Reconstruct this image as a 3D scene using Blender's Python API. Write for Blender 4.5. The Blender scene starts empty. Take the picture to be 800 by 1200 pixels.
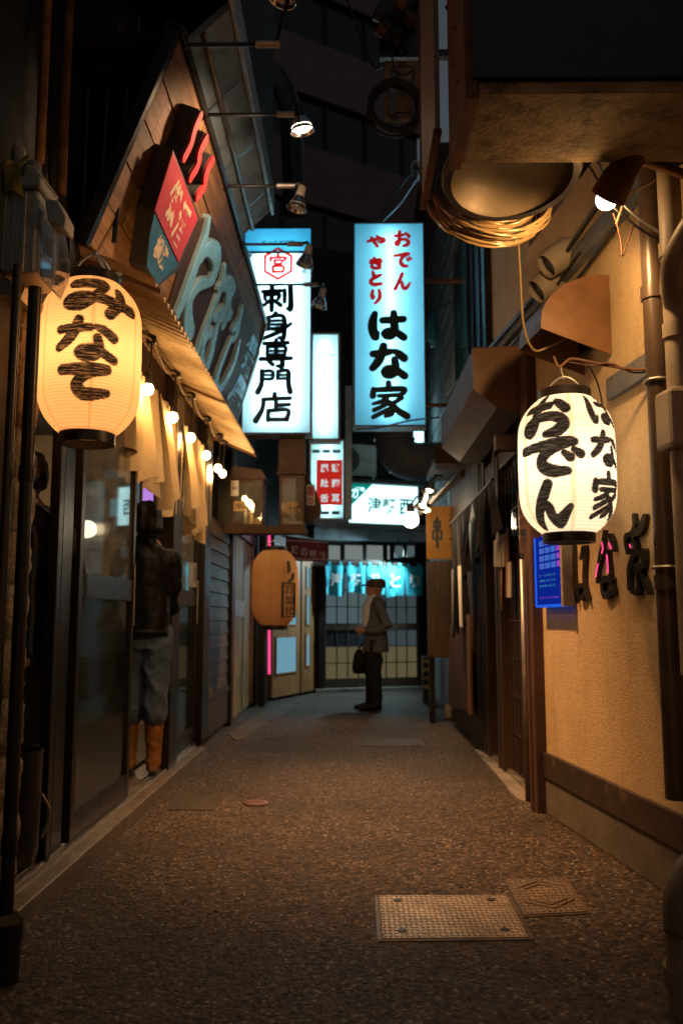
import bpy, bmesh, math, random
import numpy as np
from mathutils import Vector, Matrix
random.seed(7); np.random.seed(7)
SC = bpy.context.scene
COL = SC.collection
# ------------------------------------------------------------------ camera
CAM_H = 1.10; TILT = math.atan(0.125); YAW = math.atan(0.011)
cam_d = bpy.data.cameras.new('camera'); cam = bpy.data.objects.new('camera', cam_d); COL.objects.link(cam)
cam.location = (0, 0, CAM_H); cam.rotation_euler = (math.pi/2 + TILT, 0, YAW)
cam_d.sensor_fit = 'VERTICAL'; cam_d.sensor_height = 36; cam_d.sensor_width = 24; cam_d.lens = 30
cam_d.clip_start = 0.05; cam_d.clip_end = 400
cam_d.dof.use_dof = True; cam_d.dof.focus_distance = 3.7; cam_d.dof.aperture_fstop = 2.2
SC.camera = cam
# ------------------------------------------------------------------ night sky, moon, exposure
SKY_STRENGTH = 0.15
w = bpy.data.worlds.new('World'); SC.world = w; w.use_nodes = True
nt = w.node_tree; nt.nodes.clear()
sky = nt.nodes.new('ShaderNodeTexSky'); sky.sky_type = 'NISHITA'; sky.sun_disc = False
sky.sun_elevation = math.radians(-0.2); sky.sun_rotation = math.radians(200)
bg = nt.nodes.new('ShaderNodeBackground'); bg.inputs['Strength'].default_value = SKY_STRENGTH
wo = nt.nodes.new('ShaderNodeOutputWorld')
nt.links.new(sky.outputs[0], bg.inputs[0]); nt.links.new(bg.outputs[0], wo.inputs[0])
sun_d = bpy.data.lights.new('moon', 'SUN'); sun_d.energy = 0.02; sun_d.angle = math.radians(0.5); sun_d.color = (0.75, 0.85, 1)
sun = bpy.data.objects.new('moon', sun_d); COL.objects.link(sun); sun.location = (0, -5, 20)
sun.rotation_euler = (math.radians(35), math.radians(12), 0)
SC.view_settings.view_transform = 'Standard'; SC.view_settings.look = 'None'
SC.view_settings.exposure = 0.0; SC.view_settings.gamma = 1.0; SC.view_settings.use_curve_mapping = False
SC.cycles.use_denoising = True
SC.cycles.max_bounces = 5; SC.cycles.diffuse_bounces = 2; SC.cycles.glossy_bounces = 2
SC.cycles.transmission_bounces = 4; SC.cycles.transparent_max_bounces = 8
SC.cycles.sample_clamp_indirect = 4.0; SC.cycles.caustics_reflective = False; SC.cycles.caustics_refractive = False
try: SC.cycles.use_light_tree = True
except Exception: pass
# ------------------------------------------------------------------ unprojection of photograph points onto real planes
RC = Matrix.Rotation(YAW, 3, 'Z') @ Matrix.Rotation(math.pi/2 + TILT, 3, 'X')
CP = Vector((0, 0, CAM_H))
def ray(x, y): return RC @ Vector(((x-400)/1000.0, -(y-600)/1000.0, -1.0))
def P(x, y, Y=None, X=None, Z=None):
    d = ray(x, y)
    t = (Y/d.y) if Y is not None else ((X/d.x) if X is not None else (Z-CAM_H)/d.z)
    return CP + d*t
def PP(x, y, p0, n):
    d = ray(x, y); return CP + d*((Vector(p0)-CP).dot(n)/d.dot(n))
# ------------------------------------------------------------------ materials
MATS = {}
def new_mat(name):
    m = bpy.data.materials.new(name); m.use_nodes = True; m.node_tree.nodes.clear(); MATS[name] = m
    return m, m.node_tree.nodes, m.node_tree.links
def coords(N, L, stretch=(1,1,1)):
    tc = N.new('ShaderNodeTexCoord'); oi = N.new('ShaderNodeObjectInfo')
    mp = N.new('ShaderNodeMapping'); mp.inputs['Scale'].default_value = stretch
    ml = N.new('ShaderNodeMath'); ml.operation = 'MULTIPLY'; ml.inputs[1].default_value = 37.0
    L.new(oi.outputs['Random'], ml.inputs[0]); L.new(ml.outputs[0], mp.inputs['Location'])
    L.new(tc.outputs['Object'], mp.inputs['Vector']); return mp.outputs[0], oi
def noise(N, L, vec, scale, detail=4, rough=.6):
    n = N.new('ShaderNodeTexNoise'); n.inputs['Scale'].default_value = scale; n.inputs['Detail'].default_value = detail
    n.inputs['Roughness'].default_value = rough; L.new(vec, n.inputs['Vector']); return n.outputs['Fac']
def remap(N, L, f, a, b, c, d):
    m = N.new('ShaderNodeMapRange'); L.new(f, m.inputs[0])
    for i, v in enumerate((a, b, c, d)): m.inputs[i+1].default_value = v
    return m.outputs[0]
def mix(N, L, f, a, b):
    m = N.new('ShaderNodeMix'); m.data_type = 'RGBA'
    if f is not None: L.new(f, m.inputs[0])
    for i, v in ((6, a), (7, b)):
        if isinstance(v, tuple): m.inputs[i].default_value = (*v[:3], 1)
        else: L.new(v, m.inputs[i])
    return m.outputs[2]
def pm(name, col, rough=.6, metal=0., var=.35, scale=6., col2=None, bump=0., bscale=60., bdist=.004, stretch=(1,1,1), rnd=.12, spec=.4, dirt=None, dscale=3., damt=(.5,.72)):
    """principled surface with two-tone grain, stains, per-piece tone and fine relief"""
    m, N, L = new_mat(name)
    v, oi = coords(N, L, stretch)
    if col2 is None: col2 = tuple(c*(1-var) for c in col)
    c = mix(N, L, remap(N, L, noise(N, L, v, scale), .32, .68, 0, 1), col, col2)
    if dirt: c = mix(N, L, remap(N, L, noise(N, L, v, dscale, 6, .68), damt[0], damt[1], 0, .85), c, dirt)
    if rnd:
        h = N.new('ShaderNodeHueSaturation'); L.new(remap(N, L, oi.outputs['Random'], 0, 1, 1-rnd*2, 1+rnd*1.5), h.inputs['Value']); L.new(c, h.inputs['Color']); c = h.outputs[0]
    b = N.new('ShaderNodeBsdfPrincipled'); L.new(c, b.inputs['Base Color'])
    b.inputs['Metallic'].default_value = metal; b.inputs['Specular IOR Level'].default_value = spec
    L.new(remap(N, L, noise(N, L, v, scale*2.3, 2), .3, .7, max(.03, rough-.06), min(1, rough+.06)), b.inputs['Roughness'])
    if bump:
        bp = N.new('ShaderNodeBump'); bp.inputs['Strength'].default_value = bump; bp.inputs['Distance'].default_value = bdist
        L.new(noise(N, L, v, bscale, 4, .65), bp.inputs['Height']); L.new(bp.outputs[0], b.inputs['Normal'])
    o = N.new('ShaderNodeOutputMaterial'); L.new(b.outputs[0], o.inputs[0]); return m
def em(name, col, strength):
    m, N, L = new_mat(name); e = N.new('ShaderNodeEmission'); e.inputs[0].default_value = (*col, 1); e.inputs[1].default_value = strength
    o = N.new('ShaderNodeOutputMaterial'); L.new(e.outputs[0], o.inputs[0]); return m
def glow_panel(name, tcol, ecol, es, dirt=.15):
    """backlit acrylic: passes the light of the tubes behind it and glows a little by itself"""
    m, N, L = new_mat(name); v, oi = coords(N, L)
    c = mix(N, L, remap(N, L, noise(N, L, v, 3.0, 8), .35, .75, 0, dirt), tcol, tuple(x*.35 for x in tcol))
    t = N.new('ShaderNodeBsdfTranslucent'); L.new(c, t.inputs[0])
    g = N.new('ShaderNodeBsdfPrincipled'); L.new(c, g.inputs['Base Color']); g.inputs['Roughness'].default_value = .25
    e = N.new('ShaderNodeEmission'); e.inputs[0].default_value = (*ecol, 1); e.inputs[1].default_value = es
    ms = N.new('ShaderNodeMixShader'); ms.inputs[0].default_value = .2; L.new(t.outputs[0], ms.inputs[1]); L.new(g.outputs[0], ms.inputs[2])
    a = N.new('ShaderNodeAddShader'); L.new(ms.outputs[0], a.inputs[0]); L.new(e.outputs[0], a.inputs[1])
    o = N.new('ShaderNodeOutputMaterial'); L.new(a.outputs[0], o.inputs[0]); return m
def paper(name, tcol, ecol, es, seam, ink=(.012,.010,.009), dry=.5):
    """lantern paper: translucent, with printed ink and seam bands read from mesh attributes"""
    m, N, L = new_mat(name); v, oi = coords(N, L)
    ai = N.new('ShaderNodeAttribute'); ai.attribute_name = 'ink'; asm = N.new('ShaderNodeAttribute'); asm.attribute_name = 'seam'
    wear = remap(N, L, noise(N, L, v, 9, 8, .7), .3, .75, 0, .35)
    c = mix(N, L, wear, tcol, tuple(x*.72 for x in tcol))
    c = mix(N, L, asm.outputs['Fac'], c, seam)
    ms_ = N.new('ShaderNodeMapping'); ms_.inputs['Scale'].default_value = (14, 14, 150); L.new(v, ms_.inputs['Vector'])
    drag = remap(N, L, noise(N, L, ms_.outputs[0], 1.6, 4, .7), .36, .50, 1-dry, 1)
    im = N.new('ShaderNodeMath'); im.operation = 'MULTIPLY'; L.new(ai.outputs['Fac'], im.inputs[0]); L.new(drag, im.inputs[1])
    c = mix(N, L, im.outputs[0], c, ink)
    t = N.new('ShaderNodeBsdfTranslucent'); L.new(c, t.inputs[0])
    d = N.new('ShaderNodeBsdfDiffuse'); L.new(c, d.inputs[0])
    ms = N.new('ShaderNodeMixShader'); ms.inputs[0].default_value = .3; L.new(t.outputs[0], ms.inputs[1]); L.new(d.outputs[0], ms.inputs[2])
    e = N.new('ShaderNodeEmission'); e.inputs[1].default_value = es
    mu = N.new('ShaderNodeMix'); mu.data_type = 'RGBA'; mu.blend_type = 'MULTIPLY'; mu.inputs[0].default_value = 1; L.new(c, mu.inputs[6]); mu.inputs[7].default_value = (*ecol, 1)
    L.new(mu.outputs[2], e.inputs[0])
    a = N.new('ShaderNodeAddShader'); L.new(ms.outputs[0], a.inputs[0]); L.new(e.outputs[0], a.inputs[1])
    o = N.new('ShaderNodeOutputMaterial'); L.new(a.outputs[0], o.inputs[0]); return m
def glass(name, tint=(.9,.93,.93), gloss=.10, rough=.03, dirt=.12, dcol=(.25,.22,.18)):
    m, N, L = new_mat(name); v, oi = coords(N, L)
    t = N.new('ShaderNodeBsdfTransparent'); t.inputs[0].default_value = (*tint, 1)
    g = N.new('ShaderNodeBsdfGlossy'); g.inputs['Roughness'].default_value = rough
    lw = N.new('ShaderNodeLayerWeight'); lw.inputs[0].default_value = .25
    f = remap(N, L, lw.outputs['Fresnel'], 0, 1, gloss, .8)
    a = N.new('ShaderNodeMixShader'); L.new(f, a.inputs[0]); L.new(t.outputs[0], a.inputs[1]); L.new(g.outputs[0], a.inputs[2])
    d = N.new('ShaderNodeBsdfDiffuse'); d.inputs[0].default_value = (*dcol, 1)
    b = N.new('ShaderNodeMixShader'); L.new(remap(N, L, noise(N, L, v, 4, 9, .7), .35, .8, dirt*.3, dirt*2), b.inputs[0]); L.new(a.outputs[0], b.inputs[1]); L.new(d.outputs[0], b.inputs[2])
    o = N.new('ShaderNodeOutputMaterial'); L.new(b.outputs[0], o.inputs[0]); return m
def asphalt():
    m, N, L = new_mat('asphalt'); tc = N.new('ShaderNodeTexCoord'); v = tc.outputs['Object']
    big = noise(N, L, v, .9, 5, .65); mid = noise(N, L, v, 24, 8, .80)
    vo = N.new('ShaderNodeTexVoronoi'); vo.inputs['Scale'].default_value = 52; L.new(v, vo.inputs['Vector'])
    vs = N.new('ShaderNodeTexVoronoi'); vs.inputs['Scale'].default_value = 100; L.new(v, vs.inputs['Vector'])
    vc = N.new('ShaderNodeSeparateColor'); L.new(vo.outputs['Color'], vc.inputs[0]); vd = N.new('ShaderNodeSeparateColor'); L.new(vs.outputs['Color'], vd.inputs[0])
    c = mix(N, L, remap(N, L, mid, .40, .60, 0, 1), (.010,.0074,.0058), (.150,.102,.072))
    c = mix(N, L, remap(N, L, vc.outputs[0], .55, .9, 0, .75), c, (.18,.125,.09))
    c = mix(N, L, remap(N, L, vc.outputs[2], .68, .9, 0, .85), c, (.012,.009,.008))
    c = mix(N, L, remap(N, L, vd.outputs[1], .955, .96, 0, .9), c, (.50,.42,.33))
    c = mix(N, L, remap(N, L, big, .46, .62, 0, .55), c, (.022,.017,.014))
    b = N.new('ShaderNodeBsdfPrincipled'); L.new(c, b.inputs['Base Color']); b.inputs['Specular IOR Level'].default_value = .5
    L.new(remap(N, L, vd.outputs[2], 0, 1, .30, .85), b.inputs['Roughness'])
    h1 = N.new('ShaderNodeMath'); h1.operation = 'MULTIPLY_ADD'; L.new(vo.outputs['Distance'], h1.inputs[0]); h1.inputs[1].default_value = -.5; L.new(noise(N, L, v, 26, 7, .75), h1.inputs[2])
    h2 = N.new('ShaderNodeMath'); h2.operation = 'MULTIPLY_ADD'; L.new(vc.outputs[0], h2.inputs[0]); h2.inputs[1].default_value = .5; L.new(h1.outputs[0], h2.inputs[2])
    bp = N.new('ShaderNodeBump'); bp.inputs['Strength'].default_value = 1.0; bp.inputs['Distance'].default_value = .045
    L.new(h2.outputs[0], bp.inputs['Height']); L.new(bp.outputs[0], b.inputs['Normal'])
    o = N.new('ShaderNodeOutputMaterial'); L.new(b.outputs[0], o.inputs[0]); return m
def stucco():
    m, N, L = new_mat('stucco'); tc = N.new('ShaderNodeTexCoord'); v = tc.outputs['Object']
    c = mix(N, L, remap(N, L, noise(N, L, v, 2.2, 7), .3, .7, 0, 1), (.56,.43,.26), (.47,.35,.20))
    mp = N.new('ShaderNodeMapping'); mp.inputs['Scale'].default_value = (3, 3, 1.1); L.new(v, mp.inputs['Vector'])
    c = mix(N, L, remap(N, L, noise(N, L, mp.outputs[0], 1.6, 7, .7), .50, .78, 0, .5), c, (.20,.14,.09))
    c = mix(N, L, remap(N, L, noise(N, L, v, .8, 7, .75), .54, .64, 0, .5), c, (.30,.21,.13))
    c = mix(N, L, remap(N, L, noise(N, L, v, 38, 6, .7), .5, .75, 0, .45), c, (.25,.18,.11))
    b = N.new('ShaderNodeBsdfPrincipled'); L.new(c, b.inputs['Base Color']); b.inputs['Roughness'].default_value = .8; b.inputs['Specular IOR Level'].default_value = .3
    mv = N.new('ShaderNodeTexNoise'); mv.inputs['Scale'].default_value = 88; mv.inputs['Detail'].default_value = 5; mv.inputs['Distortion'].default_value = 1.1; L.new(v, mv.inputs['Vector'])
    bp = N.new('ShaderNodeBump'); bp.inputs['Strength'].default_value = .9; bp.inputs['Distance'].default_value = .010
    L.new(mv.outputs['Fac'], bp.inputs['Height']); L.new(bp.outputs[0], b.inputs['Normal'])
    o = N.new('ShaderNodeOutputMaterial'); L.new(b.outputs[0], o.inputs[0]); return m

M_ASPH = asphalt(); M_STUC = stucco()
M_CONC = pm('concrete', (.27,.245,.21), .8, scale=5, var=.45, bump=.6, bscale=70, bdist=.006, dirt=(.07,.06,.05))
M_CONCD = pm('dark_concrete', (.12,.105,.09), .8, scale=5, var=.45, bump=.6, bscale=60, bdist=.006, dirt=(.04,.035,.03))
M_STONE = pm('rock_faced_stone', (.26,.21,.15), .75, scale=14, var=.55, bump=1, bscale=26, bdist=.02, dirt=(.06,.05,.04))
M_BLACKM = pm('black_painted_metal', (.022,.020,.019), .34, .3, scale=9, var=.4, spec=.5)
M_BRONZE = pm('bronze_anodised_frame', (.034,.026,.021), .36, .6, scale=12, var=.2)
M_SILL = pm('worn_steel_sill', (.36,.31,.27), .40, .7, scale=9, var=.3, dirt=(.10,.08,.06), dscale=4)
M_STEEL = pm('galvanised_steel', (.42,.41,.39), .38, .8, scale=7, var=.35, dirt=(.16,.12,.08), rnd=.05)
M_CHROME = pm('polished_reflector', (.75,.74,.72), .14, 1., scale=4, var=.1, rnd=0)
M_WOOD = pm('stained_plank', (.34,.17,.070), .62, scale=3.2, var=.6, stretch=(9,.7,9), bump=.5, bscale=22, bdist=.003, dirt=(.05,.026,.013), dscale=2.2, rnd=.22)
M_WOODD = pm('dark_wood', (.06,.036,.022), .55, scale=3, var=.5, stretch=(7,7,.7), bump=.4, bscale=25, bdist=.003, rnd=.15)
M_SIDING = pm('brown_clapboard', (.12,.075,.045), .5, scale=3, var=.45, stretch=(6,.6,6), bump=.35, bscale=26, bdist=.003, rnd=.18, dirt=(.05,.03,.02))
M_WOODL = pm('honey_wood', (.36,.165,.055), .5, scale=3, var=.45, stretch=(6,6,.6), bump=.3, bscale=25, bdist=.003, dirt=(.09,.045,.02))
M_YELLOW = pm('ochre_panel', (.50,.31,.09), .55, scale=4, var=.3, dirt=(.13,.075,.03), dscale=2)
M_BROWNP = pm('brown_painted_metal', (.15,.072,.033), .42, .15, scale=4, var=.3, dirt=(.08,.04,.02), dscale=4, rnd=.05)
M_BROWND = pm('dark_brown_metal', (.080,.045,.033), .62, .0, scale=4, var=.3, dirt=(.03,.02,.015), dscale=3, rnd=.05, spec=.2)
M_RUST = pm('rusty_iron', (.20,.085,.035), .75, .2, scale=16, var=.6, col2=(.09,.045,.025), bump=.7, bscale=50, bdist=.004, dirt=(.30,.14,.05), dscale=6)
M_BEAM = pm('weathered_beam', (.27,.19,.11), .8, scale=9, var=.5, bump=.8, bscale=50, bdist=.006, dirt=(.045,.03,.02), dscale=11, damt=(.50,.62))
M_GREYB = pm('blue_grey_paint', (.13,.155,.20), .6, scale=6, var=.35, dirt=(.2,.16,.11), dscale=5)
M_PVC = pm('grey_pvc', (.32,.27,.21), .5, scale=5, var=.3, dirt=(.14,.10,.07), dscale=4, rnd=.05)
M_PVCD = pm('brown_pvc', (.065,.044,.033), .32, scale=4, var=.3, dirt=(.04,.027,.02), rnd=.05)
M_WHITEP = pm('aged_white_plastic', (.52,.49,.43), .45, scale=5, var=.25, dirt=(.17,.13,.09), dscale=5)
M_CREAM = pm('cream_corrugated', (.72,.56,.35), .4, scale=2, var=.2, dirt=(.28,.18,.09), dscale=3, rnd=.05)
M_CABLE = pm('black_cable', (.016,.015,.014), .5, scale=20, var=.3)
M_WIREY = pm('yellowed_wire', (.26,.18,.08), .5, scale=20, var=.3)
M_CABLEB = pm('clear_hose', (.42,.28,.13), .18, .25, scale=20, var=.4, spec=.8)
M_PLASTER = pm('pale_grey_siding', (.40,.50,.57), .7, scale=3, var=.25, dirt=(.14,.14,.14), dscale=3)
M_DARKWALL = pm('dark_building_wall', (.022,.020,.020), .8, scale=3, var=.4, bump=.3, bscale=30)
M_SPANDREL = pm('brown_tile_spandrel', (.115,.105,.13), .7, scale=2, var=.2, rnd=.05)
M_TWRWIN = pm('dark_window_glass', (.02,.025,.032), .12, .0, scale=2, var=.3, spec=.7)
M_CLOTHC = pm('cream_cloth', (.76,.58,.34), .85, scale=8, var=.25, bump=.3, bscale=300, bdist=.001, rnd=.08)
M_CLOTHN = pm('indigo_cloth', (.018,.018,.028), .9, scale=8, var=.3, rnd=.08)
M_CLOTHT = pm('turquoise_cloth', (.05,.50,.64), .85, scale=6, var=.2, rnd=.06)
M_CLOTHM = pm('maroon_cloth', (.22,.035,.075), .85, scale=6, var=.25)
M_WHITEC = pm('white_print', (.72,.70,.68), .8, scale=9, var=.15, rnd=0)
M_INK = pm('black_lettering', (.012,.016,.020), .5, scale=9, var=.2, rnd=0)
M_TEALINK = pm('dark_teal_lettering', (.006,.028,.034), .5, scale=9, var=.2, rnd=0)
M_REDINK = glow_panel('red_translucent_lettering', (.62,.012,.010), (.55,.012,.010), .30, .05)
M_REDP = pm('red_sign_paint', (.52,.045,.05), .45, scale=5, var=.3, rnd=.03)
M_BLUEP = pm('navy_sign_paint', (.035,.13,.21), .45, scale=5, var=.3, rnd=.03)
M_CREAMP = pm('cream_lettering', (.62,.50,.34), .6, scale=6, var=.2, rnd=0)
M_SIGNSIDE = pm('dark_sign_return', (.045,.042,.042), .55, scale=5, var=.3, rnd=.03)
M_CYANGLOW = pm('letter_painted_glow', (.28,.66,.88), .28, .15, scale=3, var=.12, rnd=.03)  # blue glow of the lit signs put into the base colour
M_RIM = pm('dark_letter_return', (.22,.34,.40), .5, .0, scale=5, var=.2, rnd=.03)
M_PLATE = pm('worn_iron_plate', (.42,.34,.26), .45, .45, scale=9, var=.4, dirt=(.10,.07,.045), dscale=7, rnd=.05)
M_PLATED = pm('dark_iron_plate', (.14,.11,.085), .5, .7, scale=9, var=.4, dirt=(.05,.04,.03), dscale=7, rnd=.05)
M_PINKCAP = pm('pink_marker_cap', (.13,.06,.065), .5, scale=8, var=.4)
M_SKIN = pm('skin', (.42,.22,.14), .55, scale=8, var=.15, rnd=0)
M_HAIR = pm('black_hair', (.016,.012,.010), .42, scale=30, var=.5, stretch=(3,3,.5), bump=.8, bscale=60, bdist=.004, rnd=0)
M_HAIRG = pm('greying_hair', (.07,.06,.05), .5, scale=30, var=.6, stretch=(3,3,.6), bump=.8, bscale=60, bdist=.004, rnd=0)
M_LEATHER = pm('black_leather', (.006,.005,.0046), .55, scale=9, var=.4, bump=.5, bscale=14, bdist=.008, rnd=0, spec=.22)
M_JEANS = pm('washed_denim', (.085,.125,.19), .85, scale=5, var=.45, bump=.5, bscale=12, bdist=.012, rnd=0)
M_BOOT = pm('tan_leather_boot', (.32,.13,.03), .45, scale=7, var=.4, bump=.5, bscale=16, bdist=.008, rnd=0)
M_NAVY = pm('navy_suit', (.030,.036,.058), .85, scale=9, var=.3, bump=.5, bscale=11, bdist=.012, rnd=0)
M_TROUS = pm('brown_trousers', (.24,.18,.135), .85, scale=5, var=.3, bump=.5, bscale=11, bdist=.014, rnd=0)
M_BLAZER = pm('charcoal_blazer', (.11,.115,.125), .8, scale=9, var=.3, bump=.5, bscale=13, bdist=.012, rnd=0)
M_BLACKC = pm('black_trousers', (.012,.012,.014), .85, scale=9, var=.3, bump=.5, bscale=11, bdist=.012, rnd=0)
M_SHIRT = pm('white_shirt', (.70,.72,.75), .8, scale=9, var=.15, rnd=0)
M_CAP = pm('brown_tweed_cap', (.10,.065,.055), .9, scale=60, var=.4, bump=.4, bscale=90, rnd=0)
M_YTAPE = pm('yellow_cloth', (.50,.36,.04), .8, scale=6, var=.5, rnd=0)
M_BLUEBAG = pm('blue_plastic_bag', (.03,.22,.40), .3, scale=6, var=.4, bump=.5, bscale=20, bdist=.01, rnd=0)
M_TILE = pm('interior_wall', (.32,.24,.16), .7, scale=4, var=.3)
M_FLOORIN = pm('interior_floor', (.09,.065,.045), .5, scale=5, var=.4)
M_STICK = pm('paper_sticker', (.62,.58,.50), .7, scale=8, var=.15)
M_GOLDP = pm('gold_sticker', (.62,.36,.07), .5, scale=20, var=.4)
M_GLASS = glass('door_glass', (.86,.88,.86), .16, .03, .16, (.40,.38,.34))
M_GLASSF = glass('smoky_lower_glass', (.50,.54,.52), .20, .06, .10, (.10,.11,.10))
M_COVER = glass('clear_meter_cover', (.75,.8,.85), .25, .08, .2, (.35,.4,.45))
M_BLUEWIN = pm('window_painted_reflection', (.09,.26,.34), .12, 0, scale=3, var=.5, spec=.9)  # cyan reflection of the signs painted into the pane colour
M_ACRW = glow_panel('white_acrylic', (.58,.90,.98), (.10,.50,.74), .30)
M_ACRW2 = glow_panel('pale_blue_acrylic', (.27,.72,.92), (.03,.40,.66), .40)
M_ACRB = glow_panel('blue_acrylic', (.16,.66,.92), (.03,.36,.62), .34)
M_ACRG = glow_panel('sign_white_acrylic', (.50,.86,.92), (.20,.66,.74), .26)
M_TUBE = em('fluorescent_tube', (.84,.96,1.0), 34)
M_BULB = em('lit_bulb_glass', (1.0,.72,.36), 26)
M_BULBW = em('lit_white_bulb', (1.0,.82,.58), 14)
M_GLOBE = em('lit_globe', (1.0,.86,.62), 14)
M_PINK = em('pink_neon_and_glints', (1.0,.06,.22), 1.5)
M_FROSTB = em('lit_frosted_pane_blue', (.34,.52,.56), .20)
M_FROSTY = em('lit_frosted_pane_yellow', (.66,.54,.28), .15)
M_FROSTD = em('dim_frosted_pane', (.26,.36,.40), .15)
M_FROSTW = em('lit_transom_pane', (.66,.76,.72), .26)
M_PANEB = em('lit_door_pane_blue', (.25,.55,.70), .55)
M_KUSHI = glow_panel('glowing_wood_sign', (.62,.33,.11), (.60,.22,.03), .14, .7)
M_LED = em('blue_led_panel', (.01,.05,.75), .32)
M_LEDB = em('blue_led_edge', (.02,.14,1.0), .75)
M_LEDP = em('purple_led_print', (.55,.10,.80), .55)
M_LEDC = em('cyan_led_print', (.10,.55,.75), .45)
M_LEDL = em('light_blue_led_print', (.10,.25,1.0), .5)
M_LEDK = pm('dark_led_print', (.01,.012,.05), .4, scale=9, var=.2)
M_SCREEN = em('lit_menu_screen', (.30,.80,.95), 1.1)
M_PURPLE = em('lit_purple_poster', (.55,.25,.85), .9)
M_PAPERL = paper('lit_cream_paper', (.95,.63,.37), (1.0,.58,.30), .18, (.55,.30,.10), dry=.25)
M_PAPERR = paper('lit_white_paper', (.97,.89,.77), (1.0,.88,.72), .20, (.80,.46,.18), dry=.06)
M_PAPERU = paper('unlit_tan_paper', (.82,.57,.34), (1,.6,.2), .0, (.40,.24,.10))
# ------------------------------------------------------------------ geometry helpers
ORG = {}
class Fr:
    """a local frame: origin, right u, up v, outward n"""
    def __init__(s, o, u, v, n=None):
        s.o = Vector(o); s.u = Vector(u).normalized(); s.v = Vector(v).normalized()
        s.n = Vector(n).normalized() if n is not None else s.u.cross(s.v).normalized()
    def p(s, a, b, c=0): return s.o + s.u*a + s.v*b + s.n*c
    def inv(s, q): d = Vector(q)-s.o; return d.dot(s.u), d.dot(s.v), d.dot(s.n)
def ortho(d):
    d = Vector(d).normalized(); a = Vector((0,0,1)) if abs(d.z) < .9 else Vector((1,0,0))
    u = d.cross(a).normalized(); return u, d.cross(u).normalized()
TXT = {}
class G:
    def __init__(s): s.V = []; s.F = []; s.MI = []; s.mi = 0
    def add(s, V, F):
        k = len(s.V); s.V += [Vector(v) for v in V]; s.F += [[i+k for i in f] for f in F]; s.MI += [s.mi]*len(F); return s
    def box(s, x0, x1, y0, y1, z0, z1, fr=None):
        V = [(x, y, z) for z in (z0, z1) for y in (y0, y1) for x in (x0, x1)]
        if fr: V = [fr.p(*v) for v in V]
        return s.add(V, [(0,2,3,1),(4,5,7,6),(0,1,5,4),(2,6,7,3),(0,4,6,2),(1,3,7,5)])
    def quad(s, *pts): return s.add(pts, [tuple(range(len(pts)))])
    def prism(s, pts, vec):
        n = len(pts); vec = Vector(vec); V = [Vector(p) for p in pts]; V += [p+vec for p in V]
        return s.add(V, [tuple(range(n)), tuple(range(2*n-1, n-1, -1))] + [(i, (i+1) % n, (i+1) % n+n, i+n) for i in range(n)])
    def cyl(s, a, b, r0, r1=None, n=14, cap=True):
        a, b = Vector(a), Vector(b); r1 = r0 if r1 is None else r1; u, v = ortho(b-a)
        V = []
        for p, r in ((a, r0), (b, r1)): V += [p+(u*math.cos(2*math.pi*i/n)+v*math.sin(2*math.pi*i/n))*r for i in range(n)]
        F = [(i, (i+1) % n, (i+1) % n+n, i+n) for i in range(n)]
        if cap: F += [tuple(range(n)), tuple(range(n, 2*n))]
        return s.add(V, F)
    def tube(s, pts, r, n=8, closed=False, cap=True):
        pts = [Vector(p) for p in pts]; m = len(pts); V = []; u = None
        for i, p in enumerate(pts):
            a = pts[i-1] if (i > 0 or closed) else p; b = pts[(i+1) % m] if (i < m-1 or closed) else p
            d = (b-a).normalized()
            if u is None: u, _ = ortho(d)
            u = (u - d*u.dot(d)).normalized(); v = d.cross(u); ri = r[i] if hasattr(r, '__len__') else r
            V += [p+(u*math.cos(2*math.pi*k/n)+v*math.sin(2*math.pi*k/n))*ri for k in range(n)]
        F = []
        for i in range(m if closed else m-1):
            j = (i+1) % m
            F += [(i*n+k, i*n+(k+1) % n, j*n+(k+1) % n, j*n+k) for k in range(n)]
        if cap and not closed: F += [tuple(range(n)), tuple(range((m-1)*n, m*n))]
        return s.add(V, F)
    def lathe(s, prof, o, axis=(0,0,1), n=24, cap=True):
        u, v = ortho(axis); ax = Vector(axis).normalized(); o = Vector(o); V = []
        for r, z in prof: V += [o+ax*z+(u*math.cos(2*math.pi*i/n)+v*math.sin(2*math.pi*i/n))*r for i in range(n)]
        F = []
        for k in range(len(prof)-1): F += [(k*n+i, k*n+(i+1) % n, (k+1)*n+(i+1) % n, (k+1)*n+i) for i in range(n)]
        if cap: F += [tuple(range(n)), tuple(range((len(prof)-1)*n, len(prof)*n))]
        return s.add(V, F)
    def ball(s, c, r, n=14, sq=(1,1,1)):
        c = Vector(c); V = []; m = n//2
        for j in range(1, m):
            t = math.pi*j/m
            V += [c+Vector((math.sin(t)*math.cos(2*math.pi*i/n)*sq[0], math.sin(t)*math.sin(2*math.pi*i/n)*sq[1], math.cos(t)*sq[2]))*r for i in range(n)]
        F = [(j*n+i, j*n+(i+1) % n, (j+1)*n+(i+1) % n, (j+1)*n+i) for j in range(m-2) for i in range(n)]
        k = len(V); V += [c+Vector((0,0,r*sq[2])), c-Vector((0,0,r*sq[2]))]
        F += [(i, (i+1) % n, k) for i in range(n)] + [((m-2)*n+i, (m-2)*n+(i+1) % n, k+1) for i in range(n)]
        return s.add(V, F)
    def loft(s, rings, n=14):
        """rings: (centre, half-axis a, half-axis b)"""
        V = []
        for c, a, b in rings:
            c, a, b = Vector(c), Vector(a), Vector(b); V += [c+a*math.cos(2*math.pi*i/n)+b*math.sin(2*math.pi*i/n) for i in range(n)]
        F = [(k*n+i, k*n+(i+1) % n, (k+1)*n+(i+1) % n, (k+1)*n+i) for k in range(len(rings)-1) for i in range(n)]
        F += [tuple(range(n)), tuple(range((len(rings)-1)*n, len(rings)*n))]
        return s.add(V, F)
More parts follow.
